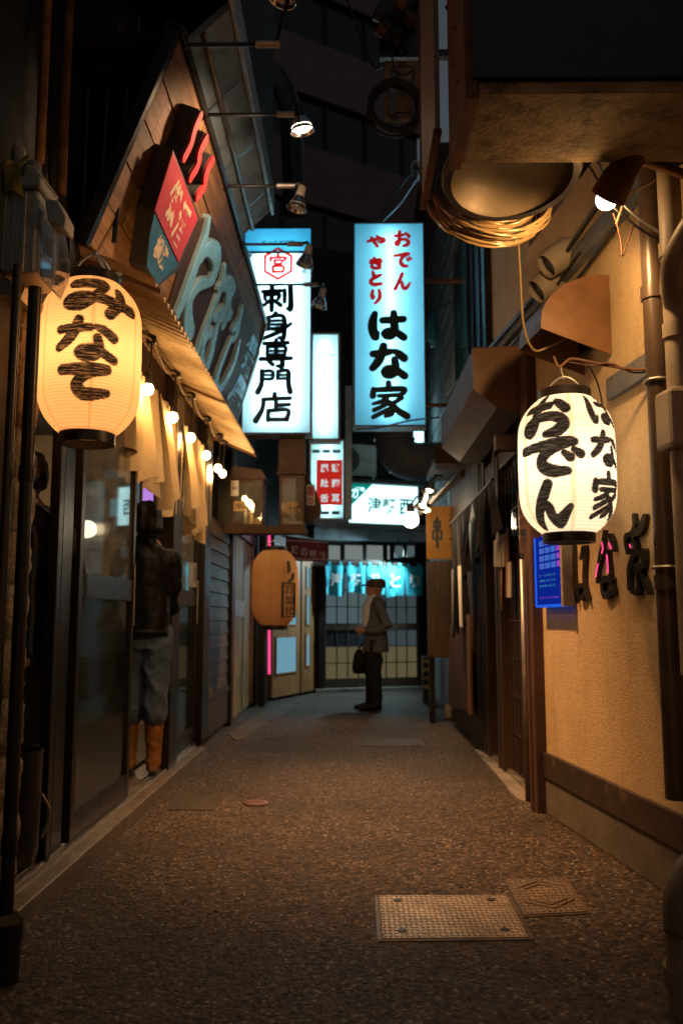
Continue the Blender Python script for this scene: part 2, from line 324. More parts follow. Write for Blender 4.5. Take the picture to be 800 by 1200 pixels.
    def sheet(s, f, nu, nv):
        """grid of points f(i/nu, j/nv)"""
        V = [f(i/nu, j/nv) for j in range(nv+1) for i in range(nu+1)]
        return s.add(V, [(j*(nu+1)+i, j*(nu+1)+i+1, (j+1)*(nu+1)+i+1, (j+1)*(nu+1)+i) for j in range(nv) for i in range(nu)])
    def text(s, fr, body, cx, cy, h, w=None, bold=.02, depth=.0, off=.002):
        """flat lettering centred at (cx, cy) of the frame, h tall (w wide if given)"""
        key = (body, bold)
        if key not in TXT:
            c = bpy.data.curves.new('t', 'FONT'); c.body = body; c.offset = bold; c.resolution_u = 3; c.space_line = 1.0
            o = bpy.data.objects.new('t', c); COL.objects.link(o); dg = bpy.context.evaluated_depsgraph_get(); dg.update()
            me = bpy.data.meshes.new_from_object(o.evaluated_get(dg))
            V = [tuple(v.co) for v in me.vertices]; F = [tuple(p.vertices) for p in me.polygons]
            bpy.data.objects.remove(o); bpy.data.curves.remove(c); bpy.data.meshes.remove(me); TXT[key] = (V, F)
        V, F = TXT[key]
        if not V: return s
        xs = [v[0] for v in V]; ys = [v[1] for v in V]; x0, x1, y0, y1 = min(xs), max(xs), min(ys), max(ys)
        sy = h/(y1-y0); sx = sy if w is None else w/(x1-x0)
        W = [fr.p(cx+(v[0]-(x0+x1)/2)*sx, cy+(v[1]-(y0+y1)/2)*sy, off) for v in V]
        return s.add(W, F)
    def stroke(s, fr, pts, off=.002, thick=0., n=10, ramp=.0006):
        """brush stroke: pts (a, b, r) in the frame; a ribbon with round ends, raised by thick"""
        q = smooth(pts, n); m = len(q); Lf = []; Rt = []
        for i in range(m):
            a = q[max(0, i-1)]; b = q[min(m-1, i+1)]; d = Vector((b[0]-a[0], b[1]-a[1]))
            d = d.normalized() if d.length > 1e-9 else Vector((1, 0)); nn = Vector((-d.y, d.x)); c = Vector(q[i][:2]); r = q[i][2]
            Lf.append(c+nn*r); Rt.append(c-nn*r)
            if i == 0: d0, c0, r0, n0 = d, c, r, nn
            if i == m-1: d1, c1, r1, n1 = d, c, r, nn
        k = 5
        cap0 = [c0+(-n0*math.cos(math.pi*j/k)-d0*math.sin(math.pi*j/k))*r0 for j in range(1, k)]
        cap1 = [c1+(n1*math.cos(math.pi*j/k)+d1*math.sin(math.pi*j/k))*r1 for j in range(1, k)]
        out = Lf + cap1 + Rt[::-1] + cap0; N_ = len(out)
        def h(i): return off + thick + ramp*(i if i < m else (m-1 if i < m+k-1 else max(0, m-1-(i-m-k+1))))/m
        V = [fr.p(p.x, p.y, h(i)) for i, p in enumerate(out)]
        ri = lambda i: m+(k-1)+(m-1-i)
        F = [(i, ri(i), ri(i+1), i+1) for i in range(m-1)] + [tuple(range(m-1, m+k)), tuple([ri(0)] + list(range(N_-k+1, N_)) + [0])]
        if thick:
            V += [fr.p(p.x, p.y, 0) for p in out]; F += [(i, (i+1) % N_, (i+1) % N_+N_, i+N_) for i in range(N_)]
        return s.add(V, F)
    def glyph(s, fr, ch, x, y, w, h, r=.06, off=.002, thick=0., ramp=.0006):
        """hand-brushed character in a box with its lower left corner at (x, y)"""
        for k, st in enumerate(GLY[ch]):
            s.stroke(fr, [(x+p[0]/100*w, y+(1-p[1]/100)*h, r*(p[2] if len(p) > 2 else 1)) for p in st], off+k*.0007, thick, ramp=ramp)
        return s
    def mesh(s, name, org=(0,0,0), fix=True):
        me = bpy.data.meshes.new(name); org = Vector(org)
        me.from_pydata([tuple(v-org) for v in s.V], [], s.F); me.polygons.foreach_set('material_index', s.MI); me.update()
        if fix:
            b = bmesh.new(); b.from_mesh(me); bmesh.ops.recalc_face_normals(b, faces=b.faces); b.to_mesh(me); b.free()
        return me
    def obj(s, name, mat, parent=None, smooth=False, bevel=0., fix=True, label=None, kind=None, mesh=None):
        org = ORG[parent.name] if parent is not None else Vector((0,0,0))
        me = s.mesh(name, org, fix) if mesh is None else mesh
        if mesh is None:
            for mm in (mat if isinstance(mat, (list, tuple)) else [mat]): me.materials.append(mm)
        o = bpy.data.objects.new(name, me); COL.objects.link(o); ORG[o.name] = org
        if parent is not None: o.parent = parent
        if smooth:
            me.polygons.foreach_set('use_smooth', [True]*len(me.polygons))
            if smooth == 'auto': me.set_sharp_from_angle(angle=math.radians(40))
        if bevel:
            md = o.modifiers.new('bevel', 'BEVEL'); md.width = bevel; md.segments = 2; md.limit_method = 'ANGLE'; md.angle_limit = math.radians(40)
        if label: o['label'] = label
        if kind: o['kind'] = kind
        return o
def smooth(pts, n=10):
    """Catmull-Rom through (a, b, r)"""
    P_ = [np.array([p[0], p[1], p[2]], float) for p in pts]
    if len(P_) == 2: return [tuple(P_[0]*(1-t)+P_[1]*t) for t in np.linspace(0, 1, max(4, n))]
    Q = [2*P_[0]-P_[1]] + P_ + [2*P_[-1]-P_[-2]]; out = []
    for i in range(1, len(Q)-2):
        a, b, c, d = Q[i-1], Q[i], Q[i+1], Q[i+2]
        for t in np.linspace(0, 1, n, endpoint=False):
            e = .5*((2*b)+(-a+c)*t+(2*a-5*b+4*c-d)*t*t+(-a+3*b-3*c+d)*t**3); e[2] = max(e[2], .1*min(b[2], c[2])); out.append(tuple(e))
    out.append(tuple(P_[-1])); return out
def smooth3(pts, n=8):
    P_ = [np.array(p, float) for p in pts]; Q = [2*P_[0]-P_[1]] + P_ + [2*P_[-1]-P_[-2]]; out = []
    for i in range(1, len(Q)-2):
        a, b, c, d = Q[i-1], Q[i], Q[i+1], Q[i+2]
        for t in np.linspace(0, 1, n, endpoint=False): out.append(tuple(.5*((2*b)+(-a+c)*t+(2*a-5*b+4*c-d)*t*t+(-a+3*b-3*c+d)*t**3)))
    out.append(tuple(P_[-1])); return out
def tag(o, label, cat, group=None):
    o['label'] = label; o['category'] = cat
    if group: o['group'] = group
    return o
def thing(name, label, cat, loc, group=None):
    o = bpy.data.objects.new(name, None); o.empty_display_size = .1; COL.objects.link(o); o.location = loc; ORG[o.name] = Vector(loc)
    return tag(o, label, cat, group)
def one(g, name, mat, label, cat, group=None, loc=None, **kw):
    """a thing that is one mesh, its origin at its base"""
    if loc is None:
        xs = np.array([tuple(v) for v in g.V]); loc = Vector(((xs[:,0].min()+xs[:,0].max())/2, (xs[:,1].min()+xs[:,1].max())/2, xs[:,2].min()))
    loc = Vector(loc); g.V = [v-loc for v in g.V]; o = g.obj(name, mat, **kw); o.location = loc; ORG[o.name] = loc
    return tag(o, label, cat, group)
def struct(g, name, mat, **kw): o = g.obj(name, mat, **kw); o['kind'] = 'structure'; return o
def lamp(name, kind, loc, energy, col, parent, radius=.03, aim=None, cone=60, blend=.5):
    l = bpy.data.lights.new(name, kind); l.energy = energy; l.color = col; l.shadow_soft_size = radius
    if kind == 'SPOT': l.spot_size = math.radians(cone); l.spot_blend = blend
    o = bpy.data.objects.new(name, l); COL.objects.link(o); o.location = Vector(loc)-ORG[parent.name]; o.parent = parent
    if aim is not None: o.rotation_euler = (Vector(aim)-Vector(loc)).to_track_quat('-Z', 'Y').to_euler()
    return o
from mathutils import noise as mnoise
def blob(g, name, mat, parent, voxel=.012, it=6, label=None, fold=0., ff_=(9,9,5)):
    """joins overlapping lofts into one continuous smooth surface"""
    me = g.mesh(name, ORG[parent.name]); o = bpy.data.objects.new('tmp', me); COL.objects.link(o)
    r = o.modifiers.new('r', 'REMESH'); r.mode = 'VOXEL'; r.voxel_size = voxel; r.use_smooth_shade = True
    sm = o.modifiers.new('s', 'SMOOTH'); sm.factor = .5; sm.iterations = it
    dg = bpy.context.evaluated_depsgraph_get(); dg.update(); m2 = bpy.data.meshes.new_from_object(o.evaluated_get(dg)); m2.name = name
    bpy.data.objects.remove(o); m2.materials.clear(); m2.materials.append(mat)
    m2.polygons.foreach_set('use_smooth', [True]*len(m2.polygons)); m2.polygons.foreach_set('material_index', [0]*len(m2.polygons))
    if fold:                                                        # cloth creases
        nr_ = [v.normal.copy() for v in m2.vertices]
        for v, vn in zip(m2.vertices, nr_):
            c_ = v.co.copy(); k_ = mnoise.noise((c_.x*ff_[0]+parent.location.x*7, c_.y*ff_[1], c_.z*ff_[2])); k2 = mnoise.noise((c_.x*ff_[0]*2.3, c_.y*ff_[1]*2.3+5, c_.z*ff_[2]*3.4))
            v.co = c_+vn*fold*((1-abs(k_)*2.6)+.45*(1-abs(k2)*2.6)-.6)
        m2.update()
    p = bpy.data.objects.new(name, m2); COL.objects.link(p); p.parent = parent; ORG[p.name] = ORG[parent.name]
    if label: p['label'] = label
    return p
# brush characters on a 100 x 100 field, y down; third value scales the brush
GLY = {
'お': [[(12,33,.8),(34,30,1),(60,27,.9)], [(38,8,1),(37,40,1.1),(36,66,1),(28,84,.9),(16,80,.8),(18,68,.8),(36,57,.9),(60,52,1),(80,58,1.1),(86,72,1.2),(74,86,1.1),(56,90,.7)], [(70,18,.7),(80,25,1),(90,36,1.1)]],
'で': [[(8,28,.9),(38,23,1),(74,16,1.1),(86,17,.8)], [(78,20,.8),(56,32,1),(42,50,1.1),(42,70,1.2),(56,84,1.2),(76,86,.8)], [(72,42,.6),(80,54,.9)], [(85,35,.6),(94,46,.9)]],
'ん': [[(50,6,1),(40,32,1.1),(26,62,1),(11,92,1.1)], [(14,86,.7),(28,62,.8),(40,52,.9),(49,60,1),(52,78,1.1),(62,88,1.2),(76,82,1.1),(93,58,.6)]],
'は': [[(18,10,.8),(13,34,1.1),(12,60,1.2),(19,88,1),(26,74,.5)], [(38,32,.9),(64,31,1),(92,28,.9)], [(67,8,.9),(68,40,1.1),(68,66,1.1),(60,84,1),(46,84,.9),(42,74,.8),(54,67,.9),(72,72,1),(92,89,1)]],
'ば': [[(16,10,.8),(11,34,1.1),(10,60,1.2),(17,88,1),(24,74,.5)], [(36,36,.9),(60,35,1),(84,33,.9)], [(62,12,.9),(63,40,1.1),(63,66,1.1),(56,84,1),(42,84,.9),(38,74,.8),(50,67,.9),(68,72,1),(88,89,1)], [(80,8,.6),(86,20,.8)], [(92,4,.6),(98,15,.8)]],
'な': [[(10,28,.9),(32,26,1),(54,22,.9)], [(38,6,1),(31,34,1.1),(22,52,1.1),(9,68,.9)], [(64,20,.7),(76,27,1),(90,40,1.1)], [(66,44,.9),(68,66,1.1),(62,84,1.1),(46,88,1),(38,78,.8),(48,69,.9),(66,72,1),(91,90,1)]],
'み': [[(16,20,1.1),(38,17,1.2),(58,16,1.1),(52,36,.9),(40,62,.9),(26,80,.9),(13,76,.9),(15,62,.9),(32,55,1),(60,60,1),(94,72,1.1)], [(78,34,1),(76,58,1.1),(62,92,1)]],
'と': [[(32,8,.8),(36,24,1.1),(42,46,1)], [(86,28,.8),(62,37,1.1),(36,50,1.1),(19,66,1.1),(22,82,1.1),(46,89,1.2),(88,84,.9)]],
'て': [[(10,22,1),(46,20,1.2),(86,16,1),(60,28,1),(42,46,1),(36,68,1.1),(52,86,1.2),(88,80,.8)]],
'や': [[(6,52,.9),(34,39,1),(66,29,1),(88,34,1.1),(88,50,1.1),(70,60,.9),(60,54,.6)], [(54,6,.7),(66,22,1)], [(24,22,.9),(38,54,1.1),(55,94,1)]],
'き': [[(16,26,.9),(46,24,1),(80,17,.9)], [(12,47,.9),(46,45,1),(86,37,.9)], [(38,5,.8),(54,36,1.1),(76,66,1.1),(50,59,.6)], [(24,66,.8),(22,82,1),(44,93,1.1),(78,90,.9)]],
'り': [[(28,10,.8),(22,36,1.1),(26,60,1.1),(42,48,.5)], [(70,8,.9),(76,42,1.2),(66,72,1.1),(40,96,.7)]],
'し': [[(32,6,1),(29,40,1.1),(31,72,1.1),(48,90,1.1),(72,82,1),(90,60,.6)]],
'こ': [[(22,24,.9),(52,22,1.1),(80,24,.8)], [(22,66,.9),(32,84,1.2),(58,86,1.2),(88,80,.8)]],
'ひ': [[(10,24,.8),(44,18,1),(28,46,1),(26,74,1.1),(46,90,1.1),(68,72,1),(72,38,.9),(72,20,.9),(92,50,.9)]],
'家': [[(50,2,1),(50,17,1)], [(13,20,.9),(11,38,1.1)], [(13,22,.8),(50,20,1),(88,20,1),(80,37,.8)], [(26,38,.7),(74,36,.8)], [(50,38,.8),(34,52,.8),(12,60,.6)], [(40,48,.8),(56,62,1),(57,84,1.1),(42,93,.7)], [(47,60,.8),(14,77,.8)], [(54,72,.8),(12,96,.8)], [(82,44,.8),(60,59,.8)], [(58,58,.8),(72,78,1.1),(95,94,1.2)]],
'刺': [[(6,24,.9),(62,20,.9)], [(12,38,.8),(14,54,.8)], [(12,38,.8),(56,35,.8),(54,52,.8)], [(34,4,1),(34,95,1)], [(32,54,.9),(6,80,.8)], [(36,54,.8),(62,76,1)], [(74,18,.9),(74,64,.9)], [(92,4,1.1),(93,88,1.2),(82,88,.7)]],
'身': [[(50,2,.9),(40,15,.9)], [(28,17,.9),(28,60,.9)], [(28,17,.8),(72,16,.9),(73,92,1.1),(60,92,.8)], [(30,31,.7),(70,30,.7)], [(30,45,.7),(70,44,.7)], [(8,63,.9),(72,58,.9)], [(94,42,.8),(62,70,1),(10,98,.9)]],
'専': [[(14,13,.9),(86,11,.9)], [(24,26,.8),(24,54,.8)], [(24,26,.8),(76,25,.8),(76,54,.8)], [(24,40,.7),(76,40,.7)], [(24,54,.8),(76,54,.8)], [(50,1,.9),(50,56,.9)], [(5,69,1),(95,66,1)], [(68,58,.9),(69,93,1.1),(55,93,.8)], [(28,76,.8),(40,88,1)]],
'門': [[(15,8,1),(14,60,1),(4,96,1.2)], [(15,10,.8),(42,10,.8),(42,40,.8),(16,41,.7)], [(16,25,.6),(42,25,.6)], [(58,10,.8),(58,40,.8)], [(58,10,.8),(86,10,.9),(87,60,1.1),(92,95,1.2)], [(58,25,.6),(86,25,.6)], [(58,40,.7),(86,40,.7)]],
'店': [[(52,0,1),(52,15,1)], [(22,19,.9),(92,15,.9)], [(24,19,.9),(20,56,1),(4,95,1.3)], [(56,26,.9),(56,58,.9)], [(56,41,.9),(90,38,.9)], [(36,60,.9),(35,94,.9)], [(36,60,.9),(86,58,.9),(84,92,1)], [(35,92,.9),(85,91,.9)]],
'宮': [[(50,0,1),(50,13,1)], [(12,17,1),(11,32,1)], [(12,17,.9),(88,17,.9),(82,32,.9)], [(30,33,.8),(33,52,.8)], [(30,33,.8),(70,33,.8),(67,52,.8)], [(33,52,.8),(67,52,.8)], [(51,53,.7),(46,64,.7)], [(22,66,.9),(24,97,.9)], [(22,66,.9),(78,66,.9),(76,97,.9)], [(24,96,.9),(76,96,.9)]],
'串': [[(28,14,.9),(28,34,.9)], [(28,14,.9),(72,14,.9),(72,34,.9)], [(28,34,.9),(72,34,.9)], [(18,46,.9),(18,72,.9)], [(18,46,.9),(82,46,.9),(82,72,.9)], [(18,72,.9),(82,72,.9)], [(50,0,1.1),(50,100,1.2)]],
}
def rope(pts, r, name, mat, label, cat, group=None, n=8, nn=8): return one(G().tube(smooth3(pts, nn), r, n), name, mat, label, cat, group, smooth=True)
# ================================================================== ground
M_PATCH = pm('old_tar_patch', (.05,.040,.032), .8, scale=20, var=.6, bump=1, bscale=40, bdist=.01)
def ground_pt(a, b):
    x = -60+120*a; y = -12+130*b; return Vector((x, y, 0))
struct(G().sheet(ground_pt, 24, 26), 'ground', M_ASPH)
def patch(pts, z, h=.02):
    q = smooth([(p[0], p[1], 1) for p in pts+[pts[0]]], 4)[:-1]
    return G().prism([(a, b, -.01) for a, b, _ in q], (0, 0, z+.01))
struct(patch([tuple(P(x, y, Z=0))[:2] for x, y in ((556,880),(596,881),(626,897),(628,934),(606,937),(583,910))], .012), 'concrete_apron', M_CONC, bevel=.004)
struct(patch([tuple(P(x, y, Z=0))[:2] for x, y in ((268,862),(300,838),(330,826),(346,828),(312,848),(282,868))], .01), 'concrete_apron', M_CONCD, bevel=.004)
struct(G().prism([P(x, y, Z=-.01) for x, y in ((203,934),(262,934),(250,952),(196,952))], (0,0,.015)), 'asphalt_patch', M_PATCH)
struct(patch([(-1.5,2.0),(-.96,2.05),(-.93,2.3),(-1.05,2.39),(-1.3,2.42),(-1.6,2.4)], .03), 'kerb_stone', M_CONCD, bevel=.006)
# ------------------------------------------------------------------ covers in the road
M_PLATEM = pm('brown_iron_plate', (.26,.20,.15), .45, .5, scale=9, var=.4, dirt=(.10,.07,.05), dscale=7, rnd=.05)
def plate(label, corners, cells, mat, name, holes=(), frame=False):
    c = [P(x, y, Z=.006) for x, y in corners]                      # far-left, far-right, near-right, near-left
    loc = sum(c, Vector())/4; loc.z = 0
    t = thing(name, label, 'manhole cover', loc)
    def q(a, b, z): p = c[3]*(1-a)*(1-b)+c[2]*a*(1-b)+c[1]*a*b+c[0]*(1-a)*b; return Vector((p.x, p.y, z))
    G().prism([q(0,0,-.01), q(1,0,-.01), q(1,1,-.01), q(0,1,-.01)], (0,0,.018)).obj('plate', mat, t, bevel=.002)
    g = G()                                                        # frame ring around it
    w_ = .035
    for a0, a1, b0, b1 in ((-w_,1+w_,-w_,-.006), (-w_,1+w_,1.006,1+w_), (-w_,-.006,0,1), (1.006,1+w_,0,1)):
        g.prism([q(a0,b0,-.01), q(a1,b0,-.01), q(a1,b1,-.01), q(a0,b1,-.01)], (0,0,.014))
    g.obj('rim', M_PLATED, t)
    g = G(); nu, nv = cells
    for i in range(nu):
        for j in range(nv):
            a, b = (i+.5)/nu, (j+.5)/nv; s = 1 if (i+j) % 2 else -1
            d = Vector((.36/nu, .22/nv*s)); e = Vector((.10/nu, -.16/nv*s))
            pts = [q(a+v.x, b+v.y, .0075) for v in (d, e, -d, -e)]
            g.prism(pts, (0,0,.003))
    g.obj('tread', mat, t, kind='stuff')
    for a, b in holes:
        o = q(a, b, .0095); G().lathe([(.016,0),(.016,.0025),(.010,.0025)], o, n=12).obj('lifting_hole', M_INK, t)
    if frame:
        for k, (r0, r1) in enumerate(((.30,.34), (.40,.44))):
            g = G(); pts = [(.5+r0*math.cos(math.pi/6+i*math.pi/3)*1.15, .5+r0*math.sin(math.pi/6+i*math.pi/3)) for i in range(6)]
            for i in range(6):
                a, b = pts[i], pts[(i+1) % 6]; p0, p1 = q(*a, .0105), q(*b, .0105)
                g.cyl(p0, p1, .0035, n=6)
            g.obj('hexagon_rib', mat, t)
    return t
plate('large bright checker-plate cover in the road, nearest the viewer', ((444,1050),(593,1049),(619,1098),(448,1100)), (26,16), M_PLATE, 'manhole_cover', ((.14,.14),(.86,.14),(.14,.86),(.86,.86)))
plate('smaller dark cover with hexagon rib beside the large plate', ((592,1031),(663,1029),(688,1068),(614,1072)), (11,12), M_PLATEM, 'manhole_cover', (), True)
plate('long narrow far cover in the middle of the alley', ((422,866),(490,866),(493,874),(420,874)), (16,6), M_PLATED, 'manhole_cover')
one(G().lathe([(.001,.0),(.075,.0),(.075,.008),(.066,.014),(.02,.016),(.001,.016)], P(300,942,Z=0), n=24), 'marker_cap', M_PINKCAP, 'small round pinkish cap set into the asphalt', 'cap', smooth='auto')
# ================================================================== left: tavern
XD = -1.30
tav = thing('tavern_building', 'dark tavern building with open sliding doors along the left side', 'building', (XD-.5, 5.5, 0))
sill_bm = G().box(-1.48,-1.175,3.16,7.05,-.01,.075)
sl = sill_bm.obj('door_sill', M_SILL, tav, bevel=.006)
for x in (-1.262,-1.298,-1.334): G().box(x-.005,x+.005,3.2,7.05,.074,.086).obj('track_rail', M_STEEL, sl)
G().box(-4.6,-1.48,2.2,9.2,-.02,.10).obj('interior_floor', M_FLOORIN, tav)
G().box(-4.6,-1.36,2.2,9.2,2.92,3.0).obj('interior_ceiling', M_DARKWALL, tav)
G().box(-4.7,-4.6,2.2,9.2,0,2.95).obj('interior_wall', M_TILE, tav)
G().box(-4.6,-1.40,8.35,8.45,0,2.95).obj('interior_wall', M_TILE, tav)
G().box(-4.6,-1.7,2.2,2.3,0,2.95).obj('interior_wall', M_TILE, tav)
# posts
def post(y0, y1, z1=2.9, x0=-1.40, x1=-1.245, m=M_BRONZE): return G().box(x0, x1, y0, y1, .075, z1).obj('post', m, tav, bevel=.005)
post(3.74,3.80,x0=-1.335,x1=-1.29); post(3.83,3.97,x0=-1.345,x1=-1.30,m=M_BLACKM); post(5.98,6.26); post(7.27,7.60)
G().box(-1.40,-1.30,3.16,7.6,2.28,2.40).obj('lintel', M_BRONZE, tav, bevel=.005)
G().box(-1.38,-1.33,3.16,7.6,2.40,2.92).obj('transom_panel', M_BROWND, tav)
def sliding_door(y0, y1, x):
    d = G().box(x-.02, x+.02, y0, y0+.06, .086, 2.28).obj('sliding_door', M_BRONZE, tav, bevel=.004)   # near stile
    G().box(x-.02, x+.02, y1-.055, y1, .086, 2.28).obj('stile', M_BRONZE, d, bevel=.004)
    G().box(x-.018, x+.018, y0+.06, y1-.055, .086, .215).obj('bottom_rail', M_BRONZE, d, bevel=.003)
    G().box(x-.018, x+.018, y0+.06, y1-.055, 1.20, 1.325).obj('middle_rail', M_BLACKM, d, bevel=.003)
    G().box(x-.018, x+.018, y0+.06, y1-.055, 2.18, 2.28).obj('top_rail', M_BRONZE, d, bevel=.003)
    G().box(x-.004, x+.004, y0+.06, y1-.055, 1.325, 2.18).obj('pane', M_GLASS, d)
    G().box(x-.004, x+.004, y0+.06, y1-.055, .215, 1.20).obj('pane', M_GLASSF, d, label='smoky lower pane')
    G().cyl((x+.026, y1-.03, 1.06), (x+.026, y1-.03, 1.42), .007, n=8).obj('pull_handle', M_STEEL, d)
    return d
d1 = sliding_door(4.02, 5.06, -1.30); d2 = sliding_door(6.30, 7.24, -1.318)
fr = Fr((-1.296, 0, 0), (0,1,0), (0,0,1), (1,0,0))
st = G().box(7.02,7.16,1.36,1.56,-.004,.0015,fr).obj('sticker', M_STICK, d2)
G().text(fr, '営業\n時間', 7.09, 1.46, .13, .07, .02, off=.003).obj('print', M_INK, st)
# clapboard siding
g = G().box(-1.40,-1.30,7.60,8.98,.075,2.05); sd = g.obj('siding_wall', M_WOODD, tav)
z = .42; k = 0
while z < 2.0:
    h = .128; g = G().prism([(-1.30,7.63,z), (-1.272,7.63,z+.002), (-1.285,7.63,z+h), (-1.30,7.63,z+h)], (0,1.32,0))
    g.obj('clapboard', M_SIDING, sd, bevel=.002); z += h+.004; k += 1
G().box(-1.31,-1.255,7.60,9.0,.36,.415).obj('ledge', M_WOODD, sd, bevel=.004)
G().box(-1.31,-1.27,7.66,8.95,.05,.35).obj('kick_panel', M_WOODD, sd, bevel=.004)
G().box(-1.42,-1.24,8.98,9.10,0,2.9).obj('post', M_BLACKM, tav, bevel=.005)
# rock-faced pillar
pil = G().box(-1.62,-1.285,3.20,3.37,.0,2.9).obj('pillar', M_CONCD, tav)
z = .0; k = 0; rs = random.Random(3)
while z < 2.85:
    h = .205+rs.uniform(-.02,.02)
    for (x0, x1) in (((-1.62,-1.465), (-1.455,-1.275)) if k % 2 else ((-1.62,-1.40), (-1.39,-1.275))):
        def face(a, b, x0=x0, x1=x1, z=z, h=h):
            e = min(a, 1-a, b, 1-b); d = .012+min(e*.12, .022)*(1+rs.uniform(-.5,.6)) if e > 0 else 0.006
            return Vector((x0+(x1-x0)*a, 3.20-d, z+.006+(h-.012)*b))
        g = G().sheet(face, 7, 7); g.box(x0, x1, 3.195, 3.20, z+.006, z+h-.006); g.obj('stone_block', M_STONE, pil, smooth='auto')
    def side(a, b, z=z, h=h):
        e = min(a, 1-a, b, 1-b); d = .010+min(e*.1, .02)*(1+rs.uniform(-.5,.6)) if e > 0 else .004
        return Vector((-1.285+d, 3.19+.18*a, z+.006+(h-.012)*b))
    G().sheet(side, 6, 6).obj('stone_block', M_STONE, pil, smooth='auto'); z += h; k += 1
G().box(-1.9,-1.30,1.2,3.18,0,3.4).obj('near_wall', M_DARKWALL, tav)
# upper storey and its little roof
G().box(-1.9,-1.36,1.2,9.1,3.0,7.5).obj('upper_wall', M_DARKWALL, tav)
uw = G().box(-1.36,-1.33,5.05,5.95,4.5,5.75).obj('window', M_BLACKM, tav, bevel=.004)
G().box(-1.331,-1.322,5.10,5.48,4.55,5.7).obj('pane', M_BLUEWIN, uw); G().box(-1.331,-1.322,5.53,5.90,4.55,5.7).obj('pane', M_BLUEWIN, uw)
for y in (5.505, 5.08, 5.92): G().box(-1.328,-1.312,y-.016,y+.016,4.52,5.72).obj('mullion', M_BLACKM, uw)
for y, zz in ((3.35, 6.8), (3.62, 6.8)): G().tube([(-1.30,y,3.0),(-1.30,y,zz)], .022, 8).obj('conduit', M_RUST, tav, smooth=True)
# soffit of the storey further back
sof = G().prism([(-.64,4.3,4.44),(-.64,4.3,4.50),(-1.02,4.3,4.14),(-1.02,4.3,4.08)], (0,2.35,0)).obj('soffit', M_PLASTER, tav, bevel=.004)
for y in (4.9,5.6,6.3): G().prism([(-.65,y,4.43),(-.65,y,4.44),(-1.02,y,4.08),(-1.02,y,4.065)], (0,.025,0)).obj('batten', M_STEEL, sof)
G().tube([(-.80,4.3,4.27),(-.80,6.65,4.27)], .018, 8).obj('conduit', M_STEEL, sof, smooth=True)
G().box(-1.36,-1.03,5.7,6.65,3.9,4.6).obj('inner_wall', M_DARKWALL, sof)
G().box(-.655,-.625,4.0,6.67,4.40,4.60).obj('fascia', M_STEEL, sof, bevel=.004)
G().box(-1.34,-.64,4.0,6.65,4.6,7.5).obj('upper_wall', M_DARKWALL, tav)
for y in (4.5, 6.3):
    b = G().box(-1.34,-.72,y-.02,y+.02,4.36,4.40).obj('bracket', M_BLACKM, sof); G().tube([(-1.34,y,3.98),(-.80,y,4.37)], .02, 6).obj('strut', M_BLACKM, b)
    G().box(-1.345,-1.315,y-.02,y+.02,3.9,4.40).obj('bracket_plate', M_BLACKM, b)
dw = G().box(-1.36,-1.19,4.0,5.7,3.86,4.41).obj('dormer_wall', M_DARKWALL, tav); dwn = G().box(-1.19,-1.165,4.28,5.0,3.93,4.41).obj('window', M_BLACKM, dw)
G().box(-1.166,-1.158,4.32,4.62,3.95,4.40).obj('pane', M_BLUEWIN, dwn); G().box(-1.166,-1.158,4.67,4.96,3.95,4.40).obj('pane', M_BLUEWIN, dwn)
BN = P(108,276,Y=3.88); TN = P(209,44,Y=3.88)
# corrugated roof between board and wall, seen from its near end
def rf(a, b): return Vector((-1.36+(TN.x-.05+1.36)*b, 3.86+4.2*a, TN.z+.02*b+.012*math.cos(a*4.2/.076*2*math.pi)))
G().sheet(rf, 440, 2).obj('roof_sheet', M_DARKWALL, tav, smooth=True)
def rfn(a, b): return Vector((-1.36+.60*a, 3.86-.03*b, TN.z+.01+.02*a+.016*math.cos(a*.60/.05*2*math.pi)-.03*b))
G().sheet(rfn, 96, 1).obj('roof_edge', M_BLACKM, tav, smooth=True)
for k in range(3): G().tube([(-1.33+.08*k,4.02,2.95),(-1.33+.10*k,4.02,3.78)], .014, 6).obj('rack_bar', M_BLACKM, tav)
# ------------------------------------------------------------------ interior of the tavern, seen through the doors
tv = thing('menu_screen', 'small lit blue-white screen on the back wall inside the tavern', 'screen', P(141,604,Y=8.2))
f2 = Fr((0,8.30,0), (1,0,0), (0,0,1), (0,-1,0))
def onback(x, y): p = P(x, y, Y=8.30); return p.x, p.z
def rect(g, x0, y0, x1, y1, c0, c1): a, b = onback(x0, y1); c, d = onback(x1, y0); return g.box(a, c, b, d, c0, c1, f2)
rect(G(), 130,583,147,626,.0,.05).obj('case', M_BLACKM, tv, bevel=.004); rect(G(), 131,585,146,606,.051,.053).obj('display', M_SCREEN, tv)
rect(G(), 132,610,138,622,.051,.053).obj('display', M_FROSTB, tv)
cb = thing('drinks_fridge', 'lit glass-front drinks fridge inside the tavern beside the doorway', 'fridge', P(157,600,Y=8.2))
rect(G(), 149,520,167,760,.0,.04).obj('case', M_BLACKM, cb, bevel=.004); rect(G(), 150,530,158,602,.041,.043).obj('door_light', M_SCREEN, cb); rect(G(), 159,530,166,590,.041,.043).obj('door_light', M_FROSTB, cb)
pp_ = thing('purple_poster', 'purple lit poster on the tavern back wall above the head', 'poster', P(178,570,Y=8.2))
rect(G(), 167,560,199,640,.0,.03).obj('board', M_BLACKM, pp_); rect(G(), 168,562,198,600,.031,.033).obj('sheet', M_PURPLE, pp_); rect(G(), 170,606,196,638,.031,.033).obj('sheet', M_FROSTB, pp_)
ws = thing('arrow_sign', 'white arrow-shaped sign seen through the first sliding door', 'sign', P(136,558,Y=7.8))
pts = [P(x, y, Y=7.8) for x, y in ((121,557),(127,549),(150,553),(150,564),(126,561))]
G().prism(pts, (0,.03,0)).obj('board', M_FROSTW, ws)
